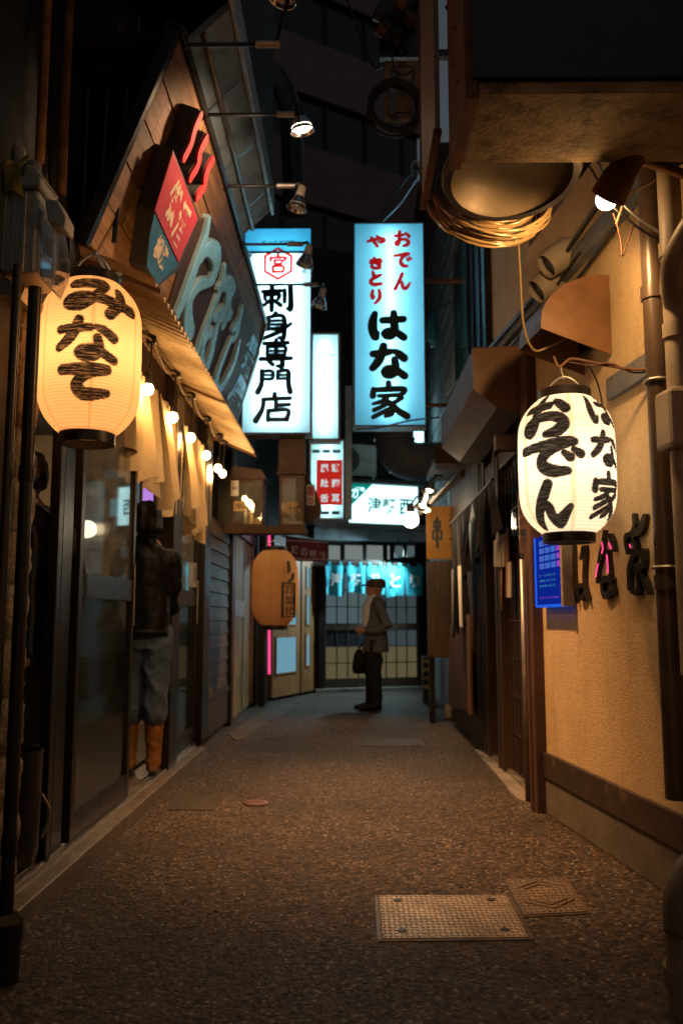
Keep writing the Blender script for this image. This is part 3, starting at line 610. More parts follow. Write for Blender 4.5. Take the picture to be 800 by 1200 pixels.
cn = thing('bar_counter', 'dark wooden bar counter in the depth of the tavern', 'counter', (-2.9,6.6,.1))
G().box(-3.2,-2.55,4.6,8.2,.98,1.03).obj('counter_top', M_WOODL, cn, bevel=.005); G().box(-3.15,-2.6,4.65,8.2,.1,.98).obj('front', M_WOODD, cn)
bx_ = thing('storage_bin', 'tall dark bin standing behind the stone pillar', 'bin', (-1.40,3.62,.1))
G().lathe([(.10,0),(.115,.05),(.12,.44),(.125,.46),(.11,.46),(.10,.06)], (-1.40,3.62,.1), n=20).obj('bin_body', M_BLACKM, bx_, smooth='auto')
G().tube(smooth3([(-1.28,3.64,.38),(-1.25,3.66,.30),(-1.28,3.66,.20)],4), .007, 6).obj('handle', M_STEEL, bx_)
stl = thing('stool', 'low stool with pale curved leg just inside the doors', 'stool', (-1.42,3.42,.1))
G().tube(smooth3([(-1.45,3.38,.30),(-1.36,3.37,.27),(-1.33,3.37,.19),(-1.32,3.37,.10)],6), .014, 8).obj('leg', M_WHITEP, stl, smooth=True)
G().tube(smooth3([(-1.45,3.50,.30),(-1.37,3.50,.27),(-1.34,3.50,.19),(-1.33,3.50,.10)],6), .014, 8).obj('leg', M_WHITEP, stl, smooth=True)
G().box(-1.58,-1.42,3.34,3.54,.29,.32).obj('seat', M_WOODD, stl, bevel=.01)
pd = thing('added_interior_lamp', 'round lit lamp added inside the tavern at a glint in the first sliding door', 'lamp', P(103,620,X=-2.2))
c = P(103,620,X=-2.2); G().ball(c, .075, 18).obj('globe', M_GLOBE, pd, smooth=True); G().tube([c+Vector((0,0,.07)), Vector((c.x,c.y,2.92))], .006, 6).obj('cord', M_BLACKM, pd); lamp('added_interior_light', 'POINT', c+Vector((.11,0,0)), 65, (1.0,.72,.42), pd, .05)  # added lamp brightens the interior; only a glint in the glass stands here
bsh = thing('bottle_shelf', 'wooden wall shelf of bottles inside the tavern', 'shelf', P(112,600,Y=8.2))
zb_ = P(112,640,Y=8.2).z; xa_ = P(88,600,Y=8.2).x; xb_ = P(128,600,Y=8.2).x
G().box(xa_,xb_,8.14,8.34,zb_-.03,zb_).obj('board', M_WOODL, bsh, bevel=.004); G().box(xa_,xb_,8.14,8.34,zb_+.42,zb_+.45).obj('board', M_WOODL, bsh, bevel=.004)
M_BOT = [pm('green_bottle_glass', (.05,.12,.05), .12, spec=.8), pm('brown_bottle_glass', (.12,.05,.02), .12, spec=.8), pm('pale_bottle_glass', (.45,.50,.50), .15, spec=.8)]
for k in range(8):
    x = xa_+.06+k*(xb_-xa_-.1)/7.5; zz = zb_ if k % 2 == 0 or k > 5 else zb_+.45; h_ = .26+.03*(k % 3)
    t = thing('bottle', ('green','brown','pale')[k % 3]+' bottle, '+('first','second','third','fourth','fifth','sixth','seventh','eighth')[k]+' from the left on the tavern wall shelf', 'bottle', (x,8.22,zz), 'bottles on the tavern shelf')
    G().lathe([(.001,0),(.036,0),(.038,.01),(.038,h_*.58),(.014,h_*.74),(.013,h_),(.001,h_)], (x,8.22,zz), n=14).obj('bottle_glass', M_BOT[k % 3], t, smooth='auto')
    G().lathe([(.0386,.05),(.0388,.05),(.0388,.12),(.0386,.12)], (x,8.22,zz), n=14, cap=False).obj('paper_label', M_STICK, t)
for k, (x, y, w_, h_, m) in enumerate(((104,566,.20,.28,M_STICK),(122,576,.14,.34,M_GOLDP),(96,556,.12,.30,M_STICK),(116,690,.30,.22,M_STICK))):
    c = P(x, y, Y=8.32); t = thing('wall_notice', ('white notice','gold strip notice','narrow white strip','low white notice')[k]+' on the back wall of the tavern', 'notice', c, 'notices in the tavern')
    fn = Fr(c, (1,0,0), (0,0,1), (0,-1,0)); G().box(-w_/2,w_/2,-h_/2,h_/2,-.004,.0,fn).obj('sheet', m, t); G().text(fn, ('酒','焼鳥','本日','営業')[k], 0, 0, h_*.6, w_*.6, .01, off=.003).obj('lettering', M_INK, t)
# ------------------------------------------------------------------ awning
aw = thing('awning', 'cream corrugated awning glowing from the bulbs under it', 'awning', (-1.33,6.0,2.68))
AX0, AX1, AY0, AY1 = -1.33, -.93, 3.88, 8.15
def awz(x): return 2.87+(x-AX0)/(AX1-AX0)*(-.18)
def awf(a, b): x = AX0+(AX1-AX0)*b; y = AY0+(AY1-AY0)*a; return Vector((x, y, awz(x)+.020*math.cos((y-AY0)/.088*2*math.pi)))
G().sheet(awf, 820, 3).obj('corrugated_sheet', M_CREAM, aw, smooth=True)
for y in (3.93, 6.05, 8.1): G().box(AX0+.01, AX1-.03, y-.015, y+.015, 2.655, 2.672).obj('rafter', M_RUST, aw) if False else G().prism([(AX0,y-.014,2.85),(AX0,y-.014,2.825),(AX1+.02,y-.014,2.645),(AX1+.02,y-.014,2.67)], (0,.028,0)).obj('rafter', M_BROWNP, aw)
G().tube([(-1.25,3.95,2.79),(-1.25,8.1,2.79)], .013, 8).obj('batten', M_RUST, aw)
# ------------------------------------------------------------------ string of bulbs
sl_ = thing('string_lights', 'string of warm glowing bulbs under the cream awning', 'string lights', (-1.2,6.3,2.3))
by = [4.92,5.63,6.28,6.98,7.6,7.88]; BX = -1.20
cable = []
for k, y in enumerate([4.6]+[4.98,5.70,6.28,7.02,7.7,8.0]):
    zz = awz(BX)-.045; cable.append((BX, y, zz))
    if k: cable.insert(-1, (BX, y-.33, zz-.06))
    G().box(BX-.03,BX+.03,y-.025,y+.025,zz-.02,zz+.03).obj('clip_block', M_BLACKM, sl_, bevel=.006)
G().tube(smooth3(cable, 6), .009, 6).obj('cord', M_WIREY, sl_, smooth=True)
for k, y in enumerate(by):
    b = G().ball((BX,y,2.45), .034, 16, (1,1,1.12)).obj('bulb', M_BULB, sl_, smooth=True)
    G().lathe([(.019,0),(.022,.01),(.022,.06),(.012,.075)], (BX,y,2.478), n=12).obj('socket', M_BLACKM, b, smooth='auto')
    G().tube(smooth3([(BX,y,2.55),(BX+.01,y+.02,2.64),(BX,y+.05,2.78)],5), .006, 6).obj('drop_cord', M_BLACKM, b)
    lamp('bulb_light', 'POINT', (BX+.05,y,2.40), 5.5, (1.0,.52,.17), sl_, .035)
# cream curtain strips below the awning
nr = thing('cream_curtain', 'cream split curtain hanging above the tavern doorway', 'curtain', (-1.26,6.0,1.9))
G().tube([(-1.27,4.55,2.56),(-1.27,7.55,2.56)], .012, 8).obj('rod', M_WOODL, nr)
y = 4.62; k = 0; rs = random.Random(5)
while y < 7.35:
    wd = .30+rs.uniform(-.02,.05); bt = 2.00-.02*k+rs.uniform(-.08,.06); ph = rs.uniform(0,6); sw = rs.uniform(-.05,.12); am = rs.uniform(.035,.06)
    def cf(a, b, y=y, wd=wd, bt=bt, ph=ph, sw=sw, am=am):
        fold = math.sin(a*9+ph+b*1.2)*am*(.25+b)+math.sin(a*17+ph*2)*.012*b
        return Vector((-1.255+fold+.05*b*math.sin(ph), y+wd*(.5+(a-.5)*(1-.38*b))+sw*b, 2.56-(2.56-bt)*b-.06*b*math.sin(a*4+ph)))
    G().sheet(cf, 26, 14).obj('cloth_strip', M_CLOTHC, nr, smooth=True, fix=False); y += wd*.80; k += 1
# ------------------------------------------------------------------ plank signboard leaning over the alley
bf = Fr(BN, (0,1,0), TN-BN); HB = (TN-BN).length; bf.n = bf.u.cross(bf.v).normalized()
if bf.n.x < 0: bf.n = -bf.n
brd = thing('plank_signboard', 'leaning fascia of brown planks above the awning on the left', 'signboard', (-1.0,6.0,2.87))
FE = lambda b: 4.55-.45*b/HB                                         # far edge along the board
G().prism([bf.p(0,-.05,-.05), bf.p(4.6,-.05,-.05), bf.p(FE(HB),HB,-.05), bf.p(0,HB,-.05)], bf.n*.04).obj('backing', M_BLACKM, brd)
rows = 5; rs = random.Random(11)
for r in range(rows):
    b0 = -.05+(HB+.05)*r/rows+.004; b1 = -.05+(HB+.05)*(r+1)/rows-.004; a = -rs.uniform(.1,.9)
    while a < 4.6:
        L_ = rs.uniform(.75,1.1); a0, a1 = max(a, 0)+.003, a+L_-.003; e0, e1 = min(a1, FE(b0)), min(a1, FE(b1)); dz = rs.uniform(0,.006)
        if e1 > a0+.05: G().prism([bf.p(a0,b0,-.009), bf.p(e0,b0,-.009), bf.p(e1,b1,-.009), bf.p(a0,b1,-.009)], bf.n*(.014+dz)).obj('plank', M_WOOD, brd, bevel=.003)
        a += L_
G().prism([bf.p(-.05,-.06,-.05), bf.p(-.002,-.06,-.05), bf.p(-.002,HB+.03,-.05), bf.p(-.05,HB+.03,-.05)], bf.n*.062).obj('edge_trim', M_BLACKM, brd, bevel=.004)
G().prism([bf.p(-.05,HB+.002,-.07), bf.p(FE(HB)+.03,HB+.002,-.07), bf.p(FE(HB)+.03,HB+.04,-.07), bf.p(-.05,HB+.04,-.07)], bf.n*.10).obj('edge_trim', M_BLACKM, brd, bevel=.004)
G().prism([bf.p(FE(-.05)+.003,-.06,-.07), bf.p(FE(-.05)+.04,-.06,-.07), bf.p(FE(HB)+.04,HB,-.07), bf.p(FE(HB)+.003,HB,-.07)], bf.n*.11).obj('edge_trim', M_STEEL, brd, bevel=.004)
def tr(zx, zy, org, sc, c):                                          # traced point -> frame coordinates on the raised plane
    q = PP(org[0]+zx/sc, org[1]+zy/sc, bf.p(0,0,c), bf.n); a, b, _ = bf.inv(q); return a, b
def trace_poly(pts, org, sc, c0, c1):
    q = [tr(x, y, org, sc, c1) for x, y in pts]; return G().prism([bf.p(a, b, c0) for a, b in q], bf.n*(c1-c0))
Za = ((160,120), 5.45); Zb = ((160,240), 4.613)
es = thing('emblem_sign', 'red and navy lozenge sign with cream characters and red flames', 'sign', bf.p(1.0,.4,.06))
lz = trace_poly(((235,312),(118,690),(270,1025),(395,742)), *Za, .112, .12).obj('red_panel', [M_REDP], es, bevel=.004)
bl = trace_poly(((116,705),(262,1022),(252,1062),(130,1165),(66,1045),(86,850)), *Za, .108, .115).obj('navy_panel', [M_BLUEP], es, bevel=.004)
trace_poly(((235,300),(112,690),(60,1050),(120,1190),(265,1080),(408,742)), *Za, .006, .107).obj('return', M_SIGNSIDE, es, bevel=.004)
def chars(zpts, org, sc, c, body, mat, name, parent, bold=.03):
    """lettering fitted to a traced quad: upper-left, upper-right, lower-right, lower-left"""
    q = [tr(x, y, org, sc, c) for x, y in zpts]; g = G(); base = Fr((0,0,0), (1,0,0), (0,1,0)); g.text(base, body, .5, .5, 1, 1, bold)
    V = []
    for v in g.V:
        s_, t_ = v.x, v.y; a = (q[3][0]*(1-s_)+q[2][0]*s_)*(1-t_)+(q[0][0]*(1-s_)+q[1][0]*s_)*t_; b = (q[3][1]*(1-s_)+q[2][1]*s_)*(1-t_)+(q[0][1]*(1-s_)+q[1][1]*s_)*t_
        V.append(bf.p(a, b, c))
    g.V = V; return g.obj(name, mat, parent)
chars(((265,465),(305,590),(215,820),(165,690)), *Za, .1225, '燃', M_CREAMP, 'lettering', lz, .05); chars(((310,615),(358,690),(265,950),(213,850)), *Za, .1225, '酒', M_CREAMP, 'lettering', lz)
chars(((150,835),(185,895),(140,1030),(98,970)), *Za, .1175, '横', M_CREAMP, 'lettering', bl); chars(((190,900),(212,950),(165,1095),(133,1035)), *Za, .1175, '濱', M_CREAMP, 'lettering', bl)
for pts in (((412,92),(378,170),(350,270),(310,352)), ((448,236),(410,315),(396,400),(350,482)), ((487,376),(448,452),(438,535),(392,606))):
    q = [(*tr(x, y, *Za, .12), .030) for x, y in pts]; fl = G().stroke(bf, q, .0, .12).obj('flame', M_REDP, es)
    q = [(*tr(x, y, *Za, .12), .034) for x, y in pts]; G().stroke(bf, q, .0, .105).obj('flame_return', M_SIGNSIDE, fl)
bs = thing('brush_letter_sign', 'large raised metal brush letters painted with blue sign glow on the dark plaque of the plank board', 'sign', bf.p(3.0,.4,.03))
trace_poly(((300,120),(400,50),(500,300),(585,540),(665,690),(668,800),(540,1180),(420,1060),(330,880),(170,560)), *Zb, .008, .026).obj('plaque', M_BROWND, bs, bevel=.003)
def letter(strokes):
    g = G(); h = G()
    for k, st in enumerate(strokes):
        q = [(*tr(x, y, *Zb, .06), r*.72) for x, y, r in st]; g.stroke(bf, q, .022+k*.001, .034, 10, .002); h.stroke(bf, [(a, b, r+.010) for a, b, r in q], .022+k*.001, .028, 10, .002)
    o = g.obj('letter', M_CYANGLOW, bs); h.obj('rim', M_RIM, o); return o
letter([[(402,80,.02),(378,190,.05),(330,330,.07),(272,490,.07),(228,600,.05)], [(352,300,.04),(392,240,.07),(432,262,.09),(438,330,.09),(420,400,.07)], [(410,420,.04),(345,440,.06),(295,520,.07),(282,620,.09),(295,700,.09)]])
letter([[(487,335,.02),(470,430,.05),(425,560,.06),(375,690,.06),(335,800,.04)], [(455,450,.05),(500,430,.08),(522,470,.08)], [(505,430,.06),(500,540,.08),(478,640,.08)], [(430,610,.05),(465,590,.09),(510,600,.06)], [(455,600,.05),(425,720,.06),(400,830,.07),(375,890,.07),(352,850,.06),(372,740,.05),(405,690,.06)]])
letter([[(577,560,.03),(560,630,.06),(530,672,.05)], [(556,640,.05),(548,690,.07),(530,730,.04)], [(520,720,.03),(468,850,.05),(436,950,.06),(440,1010,.07),(480,960,.07),(530,860,.06),(560,740,.03)]])
for body, qd in (('居', ((628,688),(658,760),(640,830),(592,760))), ('酒', ((600,780),(640,850),(610,960),(560,870))), ('屋', ((560,900),(600,990),(540,1150),(482,1050)))):
    chars(qd, *Zb, .032, body, M_CYANGLOW, 'small_letter', bs, .05)
# lamps on arms over the board
def arm_lamp(y, xl, yl, lit, label, aim=None, watt=0):
    a0 = bf.p(y-3.88, HB-.02, .0); L_ = P(xl, yl, Y=y); top = Vector((L_.x-.02, y, L_.z+.10))
    t = thing('spot_lamp', label, 'lamp', a0, 'spotlights on arms above the plank board')
    elbow = Vector((L_.x-.04, y, a0.z+.03))
    G().tube([a0, a0+Vector((.05,0,.03)), elbow], .011, 8).obj('arm', M_BLACKM, t, smooth=True)
    G().cyl(elbow+Vector((-.10,0,0)), elbow+Vector((.02,0,0)), .019, n=10).obj('clamp', M_STEEL, t)
    d = (Vector(aim)-L_).normalized() if aim is not None else Vector((-.25,.05,-1)).normalized()
    b0 = L_-d*.12
    G().tube([elbow, (elbow+b0)/2+Vector((.02,0,.02)), b0], .012, 8).obj('swivel', M_BLACKM, t)
    G().lathe([(.02,0),(.028,.005),(.030,.07),(.034,.075)], b0, d, 16).obj('neck', M_WHITEP if not lit else M_BLACKM, t, smooth='auto')
    G().lathe([(.030,.0),(.05,.035),(.068,.085),(.071,.088),(.066,.084),(.047,.036),(.020,.006)], L_-d*.045, d, 20, False).obj('reflector', M_CHROME, t, smooth=True)
    G().lathe([(.02,.0),(.048,.035),(.060,.062),(.045,.075),(.0015,.082)], L_-d*.045, d, 18).obj('bulb', M_BULBW if lit else M_WHITEP, t, smooth=True)
    if lit: lamp('spot_light', 'SPOT', L_+d*.06, watt, (1.0,.47,.17), t, .05, L_+d, 62, 1.0); lamp('board_fill_light', 'SPOT', L_+d*.07+Vector((-.02,0,.0)), 85, (1.0,.64,.38), t, .05, L_+Vector((-.75,.35,-.55)), 150, .6)  # second spot added as fill to brighten the plank board
    return t
LY = 4.55
arm_lamp(LY, 353, 146, True, 'lit reflector spotlight on the upper arm of the plank board', (.42,5.0,0), 1150)
arm_lamp(5.36, 349, 238, False, 'unlit white-necked spotlight on the second arm from the viewer')
arm_lamp(6.25, 358, 305, False, 'unlit black spotlight in front of the red hexagon on the tall sign')
arm_lamp(7.05, 375, 354, False, 'unlit spotlight at the right edge of the tall kanji sign', None)
arm_lamp(3.95, 333, -8, False, 'spotlight cut off by the top edge of the picture')
rope([P(225,-12,Y=4.62), P(227,40,Y=4.62), P(231,90,Y=4.6), P(234,124,Y=4.58)], .006, 'cable', M_CABLE, 'black wire dropping from the top edge to the peak of the plank board', 'cable')
# ------------------------------------------------------------------ paper lanterns
def gly_ink(items, S, Zc):
    """coverage of brushed characters over the flattened lantern (arc length S, height Zc)"""
    d = np.full(S.shape, 9.0)
    for ch, x, y, w_, h_, r in items:                                # x, y lower left; metres on the paper
        for st in GLY[ch]:
            for q in smooth([(p[0], p[1], p[2] if len(p) > 2 else 1) for p in st], 12):
                cx, cy, rr = x+q[0]/100*w_, y+(1-q[1]/100)*h_, q[2]*r
                m = (abs(S-cx) < rr+.03) & (abs(Zc-cy) < rr+.03)
                if m.any(): d[m] = np.minimum(d[m], np.hypot(S[m]-cx, Zc[m]-cy)-rr)
    d += (np.sin(Zc*900+S*40)*.0012)
    return np.clip(.5-d/.0025, 0, 1)
def lantern(name, label, c, R, H, mat, items, ribs, face, seams, lit=None, group=None, cap=M_BLACKM, hang=.12, nu=320, nv=220, lumpy=0., seamw=.02):
    c = Vector(c); t = thing(name, label, 'lantern', c-Vector((0,0,H/2+.03)), group)
    th = np.linspace(-math.pi, math.pi, nu+1)[:-1]; tt = np.linspace(0, 1, nv+1)
    T, A = np.meshgrid(tt, th, indexing='ij'); e = np.abs(2*T-1)
    rad = R*(1-.42*np.clip((e-.42)/.58, 0, 1)**2.6-.06*e**2)
    rad = rad - np.abs(np.cos(T*ribs*math.pi))**3*R*.010 + lumpy*R*(np.sin(A*8+T*3)*.5+np.sin(A*3+T*7))*np.clip(1-e, 0, 1)
    ang = A+face; X = c.x+rad*np.cos(ang); Y = c.y+rad*np.sin(ang); Zz = c.z+(T-.5)*H
    me = bpy.data.meshes.new('paper_shade'); org = ORG[t.name]
    V = np.stack([X-org.x, Y-org.y, Zz-org.z], -1).reshape(-1, 3)
    idx = np.arange((nv+1)*nu).reshape(nv+1, nu); a = idx[:-1]; b = np.roll(idx, -1, 1)[:-1]; c_ = np.roll(idx, -1, 1)[1:]; d_ = idx[1:]
    F = np.stack([a, b, c_, d_], -1).reshape(-1, 4)
    me.vertices.add(len(V)); me.vertices.foreach_set('co', V.ravel()); me.loops.add(F.size); me.loops.foreach_set('vertex_index', F.ravel().astype(np.int32))
    me.polygons.add(len(F)); me.polygons.foreach_set('loop_start', np.arange(0, F.size, 4, dtype=np.int32)); me.update(calc_edges=True)
    me.polygons.foreach_set('use_smooth', [True]*len(F))
    S = A*R; ink = gly_ink(items, S, (T-.5)*H) if items else np.zeros_like(S)
    sm = np.zeros_like(S)
    for s0 in seams: sm = np.maximum(sm, np.clip(1.5-np.abs(A-s0)*R/seamw*1.5, 0, 1)*.55)
    sm = np.maximum(sm, (np.abs(np.cos(T*ribs*math.pi))**8)*.42)
    for nm, arr in (('ink', ink), ('seam', sm)):
        at = me.attributes.new(nm, 'FLOAT', 'POINT'); at.data.foreach_set('value', arr.ravel().astype(np.float32))
    me.materials.append(mat); o = G().obj('paper_shade', mat, t, mesh=me)
    re = float(R*(1-.42-.06)); zt = c.z+H/2; zb = c.z-H/2
    G().lathe([(re*.92,-.012),(re*1.04,-.012),(re*1.04,.035),(re*.92,.035)], (c.x,c.y,zt), n=40, cap=False).obj('top_ring', cap, t, smooth='auto')
    G().lathe([(re*.92,.012),(re*1.03,.012),(re*1.03,-.038),(re*.92,-.038)], (c.x,c.y,zb), n=40, cap=False).obj('bottom_ring', cap, t, smooth='auto')
    u = Vector((math.cos(face+1.57), math.sin(face+1.57), 0))*re*.8
    G().tube(smooth3([Vector((c.x,c.y,zt+.02))-u, Vector((c.x,c.y,zt+hang*.75))-u*.55, Vector((c.x,c.y,zt+hang)), Vector((c.x,c.y,zt+hang*.75))+u*.55, Vector((c.x,c.y,zt+.02))+u], 6), .005, 6).obj('wire_handle', M_STEEL, t, smooth=True)
    if lit:
        G().ball((c.x,c.y,c.z), .035, 12).obj('bulb', M_WHITEP, t, smooth=True)
        lamp('lantern_light', 'POINT', (c.x,c.y,c.z-.0), lit[0], lit[1], t, .05)
    return t
def face_cam(c): return math.atan2(-c[1], -c[0])
LC = P(106, 421, Y=3.36); RL = .0605*3.36
pxl = lambda dx, R, hw: math.asin(max(-.98, min(.98, dx/hw)))*R
HL = .187*3.36*1.005
def box_item(ch, x0, y0, x1, y1, cx, cy, R, hw, H, hh, r):
    a, b = pxl(x0-cx, R, hw), pxl(x1-cx, R, hw); z0, z1 = (cy-y1)/hh*H/2, (cy-y0)/hh*H/2; return (ch, a, z0, b-a, z1-z0, r)
itm = [box_item('み', 68,334,156,386, 106,421, RL, 60.5, HL, 94, .024), box_item('な', 66,389,138,442, 106,421, RL, 60.5, HL, 94, .0205), box_item('て', 70,442,133,485, 106,421, RL, 60.5, HL, 94, .0225)]
lantern('paper_lantern', 'large glowing cream paper lantern at the left tavern', LC, RL, HL, M_PAPERL, itm, 52, face_cam(LC), (-1.02,.03,1.0,2.1,-2.1), (9.5, (1.0,.62,.31)), hang=.13, seamw=.010)
one(G().tube(smooth3([LC+Vector((0,0,HL/2+.12)), LC+Vector((0,.02,HL/2+.15)), LC+Vector((-.02,.25,HL/2+.16)), Vector((LC.x-.03,3.95,2.76))],4), .008, 6), 'lantern_hook', M_STEEL, 'iron arm carrying the cream lantern in front of the awning end', 'hook')
RLc = P(663.5, 546, Y=3.7); RR = .0565*3.7; HR = .163*3.7
itr = [box_item('お', 613,467,671,523, 663.5,546, RR, 56.5, HR, 81.5, .0235), box_item('で', 613,520,684,568, 663.5,546, RR, 56.5, HR, 81.5, .0235), box_item('ん', 618,572,671,622, 663.5,546, RR, 56.5, HR, 81.5, .0245)]
for ch, y0, y1 in (('は',468,508), ('な',514,556), ('家',562,614)): itr.append((ch, RR*.46, (546-y1)/81.5*HR/2, RR*.98, (y1-y0)/81.5*HR/2, .0160))
lantern('paper_lantern', 'bright white paper lantern with two columns of black characters at the stucco wall', RLc, RR, HR, M_PAPERR, itr, 44, face_cam(RLc), (.12,-.95,1.9,-2.2), (8.5, (1.0,.84,.64)), hang=.10, seamw=.016)
ULc = P(322, 689, Y=8.3); RU = .0272*8.3
lantern('paper_lantern', 'unlit tan paper lantern hanging low before the far doors', ULc, RU, .088*8.3, M_PAPERU, [], 26, face_cam(ULc), (-2,-1.4,-.8,-.2,.4,1.0,1.6), None, nu=160, nv=130, hang=.10, lumpy=.012, seamw=.006)
tl = [o for o in bpy.data.objects if o.get('label', '').startswith('unlit tan')][0]
def cylfr(c, R, ang, zz): n = Vector((math.cos(ang), math.sin(ang), 0)); return Fr(Vector((c.x,c.y,zz))+n*R, Vector((-math.sin(ang), math.cos(ang), 0)), (0,0,1), n)
fa = face_cam(ULc)+.62
g = G(); f3 = cylfr(ULc, RU*.985, fa, ULc.z-.12)
for k, (a0, a1, b0, b1) in enumerate(((-.075,.075,.155,.165),(-.075,.075,-.165,-.155),(-.075,-.065,-.165,.165),(.065,.075,-.165,.165))): g.box(a0, a1, b0, b1, -.01, .014, f3)
g.obj('stamp_border', M_INK, tl); g = G()
g.text(f3, 'お', 0, .10, .085, .10, .02, off=.012); g.text(f3, '加', 0, 0, .085, .10, .02, off=.012); g.text(f3, '代', 0, -.10, .085, .10, .02, off=.012); g.obj('lettering', M_INK, tl)
g = G(); g.stroke(f3, [(-.01,.36,.012),(0,.30,.016),(-.005,.26,.008)], .010, .004); g.stroke(f3, [(.05,.25,.010),(.04,.20,.014),(.0,.18,.008)], .010, .004); g.obj('brush_mark', M_INK, tl)
# ================================================================== right: stucco restaurant
M_RUSTD = pm('dark_rust', (.10,.042,.022), .85, scale=16, var=.5, dirt=(.16,.07,.03), dscale=6)
M_DADO = pm('scuffed_dado', (.055,.036,.028), .6, scale=6, var=.4, dirt=(.20,.14,.10), dscale=7, damt=(.60,.70))
M_GREYP = pm('grey_panel', (.20,.19,.18), .5, scale=4, var=.3, dirt=(.08,.07,.06))
WD = Vector((-.11,1,0)).normalized(); WN = Vector((-1,-.11,0)).normalized()
WO = Vector((1.285,3.55,0))
wf = Fr(WO, WD, (0,0,1), WN)                                          # a along the wall (away from viewer), b up, c out into the alley
def wall_px(x, y, c=0):
    q = PP(x, y, wf.p(0,0,c), WN); a, b, _ = wf.inv(q); return a, b
res = thing('restaurant_building', 'ochre stucco restaurant building along the right side', 'building', (1.8,4.6,0))
G().box(-2.6,1.60,.34,3.4,-.30,0,wf).obj('stucco_wall', M_STUC, res)
G().box(-2.6,1.60,.0,.20,-.30,.012,wf).obj('plinth', M_CONCD, res, bevel=.006)
G().box(-2.6,1.60,.201,.341,-.30,.022,wf).obj('dado_board', M_DADO, res, bevel=.004)
# corner post and upper walls
G().box(1.50,1.63,0,2.72,-.10,.065,wf).obj('corner_post', M_BROWND, res, bevel=.006)
def inset(x0, y0, x1, y1, c0, c1, mat, name):
    (a0, b0), (a1, b1) = wall_px(x0, y0), wall_px(x1, y1); return a0, b0, a1, b1
a0, b0 = wall_px(722, 462); a1, b1 = wall_px(764, 440)
bm_ = G().box(a1-1.6, a0+.05, b0-.02, b0+.085, 0, .03, wf).obj('steel_band', M_GREYB, res, bevel=.004)
G().box(-2.6, 2.6, 2.92, 3.02, 0, .05, wf).obj('steel_band', M_GREYB, res, bevel=.004)
G().box(1.16,1.5,5.30,8.9,2.75,6.5).obj('upper_wall', M_STUC, res)
G().box(1.63,3.4,2.75,6.5,-.3,-.02,wf).obj('upper_wall', M_STUC, res) if False else None
G().box(1.20,1.6,8.9,13.0,0,6.5).obj('pale_wall', M_PLASTER, res)
for z in np.arange(2.9, 6.4, .28): G().box(1.185,1.2,8.9,13.0,z,z+.012).obj('lap_joint', M_STEEL, res)
uwn = G().box(1.10,1.17,6.75,8.75,3.0,4.9).obj('window', M_BLACKM, res, bevel=.005)
for y in (6.95,7.3,7.62): G().box(1.08,1.10,y-.02,y+.02,3.02,4.88).obj('shutter_slat', M_BLACKM, uwn)
G().box(1.085,1.098,7.72,8.15,3.1,4.8).obj('pane', M_BLUEWIN, uwn); G().box(1.085,1.098,8.2,8.65,3.1,4.8).obj('pane', M_BLUEWIN, uwn)
G().box(1.07,1.10,6.7,8.8,2.95,3.0).obj('window_sill', M_STEEL, uwn, bevel=.003)
# recessed entry behind the corner post
XR = 1.12
G().box(XR+.10,XR+.16,5.15,9.4,0,2.75).obj('entry_wall', M_WOODD, res)
def rpost(y0, y1, z0, z1, mat, x0=XR-.03, x1=XR+.10, name='door_post'): return G().box(x0, x1, y0, y1, z0, z1).obj(name, mat, res, bevel=.004)
rpost(5.30,5.38,0,2.4,M_WOODD,name='jamb_strip'); rpost(5.44,5.50,0,2.4,M_BLACKM); rpost(6.30,6.37,.02,2.3,M_WOODD,name='jamb_strip'); rpost(6.42,6.52,0,2.4,M_WOODD); rpost(6.95,7.05,0,2.4,M_WOODD); rpost(7.12,7.18,0,2.4,M_PVCD)
rd = G().box(XR+.03,XR+.06,5.50,6.30,.03,2.2).obj('entry_door', M_BLACKM, res)
for k in range(7): G().box(XR+.02,XR+.03,5.54,6.26,.30+k*.26,.312+k*.26).obj('lattice_bar', M_WOODD, rd)
for k in range(6): G().box(XR+.018,XR+.03,5.58+k*.13,5.592+k*.13,.05,2.18).obj('lattice_bar', M_WOODD, rd)
G().box(XR+.022,XR+.03,5.54,6.26,1.6,2.1).obj('pane', M_GLASSF, rd)
G().box(XR-.02,XR+.12,5.2,7.2,2.20,2.32).obj('lintel', M_WOODD, res, bevel=.005)
G().box(XR-.01,XR+.12,5.2,7.1,-.01,.035).obj('threshold', M_SILL, res, bevel=.004)
rw = G().box(XR-.02,XR+.10,7.2,9.4,0,2.75).obj('timber_wall', M_WOODD, res)
for k in range(14): G().box(XR-.035,XR-.021,7.22+k*.155,7.365+k*.155,.12,2.5).obj('timber_board', M_WOODD, rw, bevel=.002)
rpost(9.38,9.50,0,3.0,M_BLACKM)
# entry clutter
def on_x(x, y, X): return P(x, y, X=X)
sc_ = thing('paper_notice', 'white paper notice on the timber wall under the dark curtain', 'notice', P(535,735,X=XR-.05))
p0, p1 = P(530,735,X=XR-.05), P(540,662,X=XR-.05); G().box(XR-.052,XR-.040,p1.y,p0.y,p0.z,p1.z).obj('sheet', M_STICK, sc_)
G().box(XR-.054,XR-.052,p1.y+.05,p0.y-.05,p0.z+.45,p0.z+.452).obj('print', M_INK, sc_)
hb = thing('folding_board', 'dark leaning board with pale edge against the timber wall', 'board', P(545,832,X=1.0))
c4 = [P(x, y, X=1.03) for x, y in ((529,733),(549,735),(553,835),(527,826))]
G().prism(c4, (-.02,0,0)).obj('panel', M_BROWND, hb, bevel=.003)
G().prism([P(549,720,X=1.0), P(552.5,720,X=1.0), P(554,838,X=1.0), P(550.5,838,X=1.0)], (-.02,.0,0)).obj('edge_strip', M_WOODL, hb)
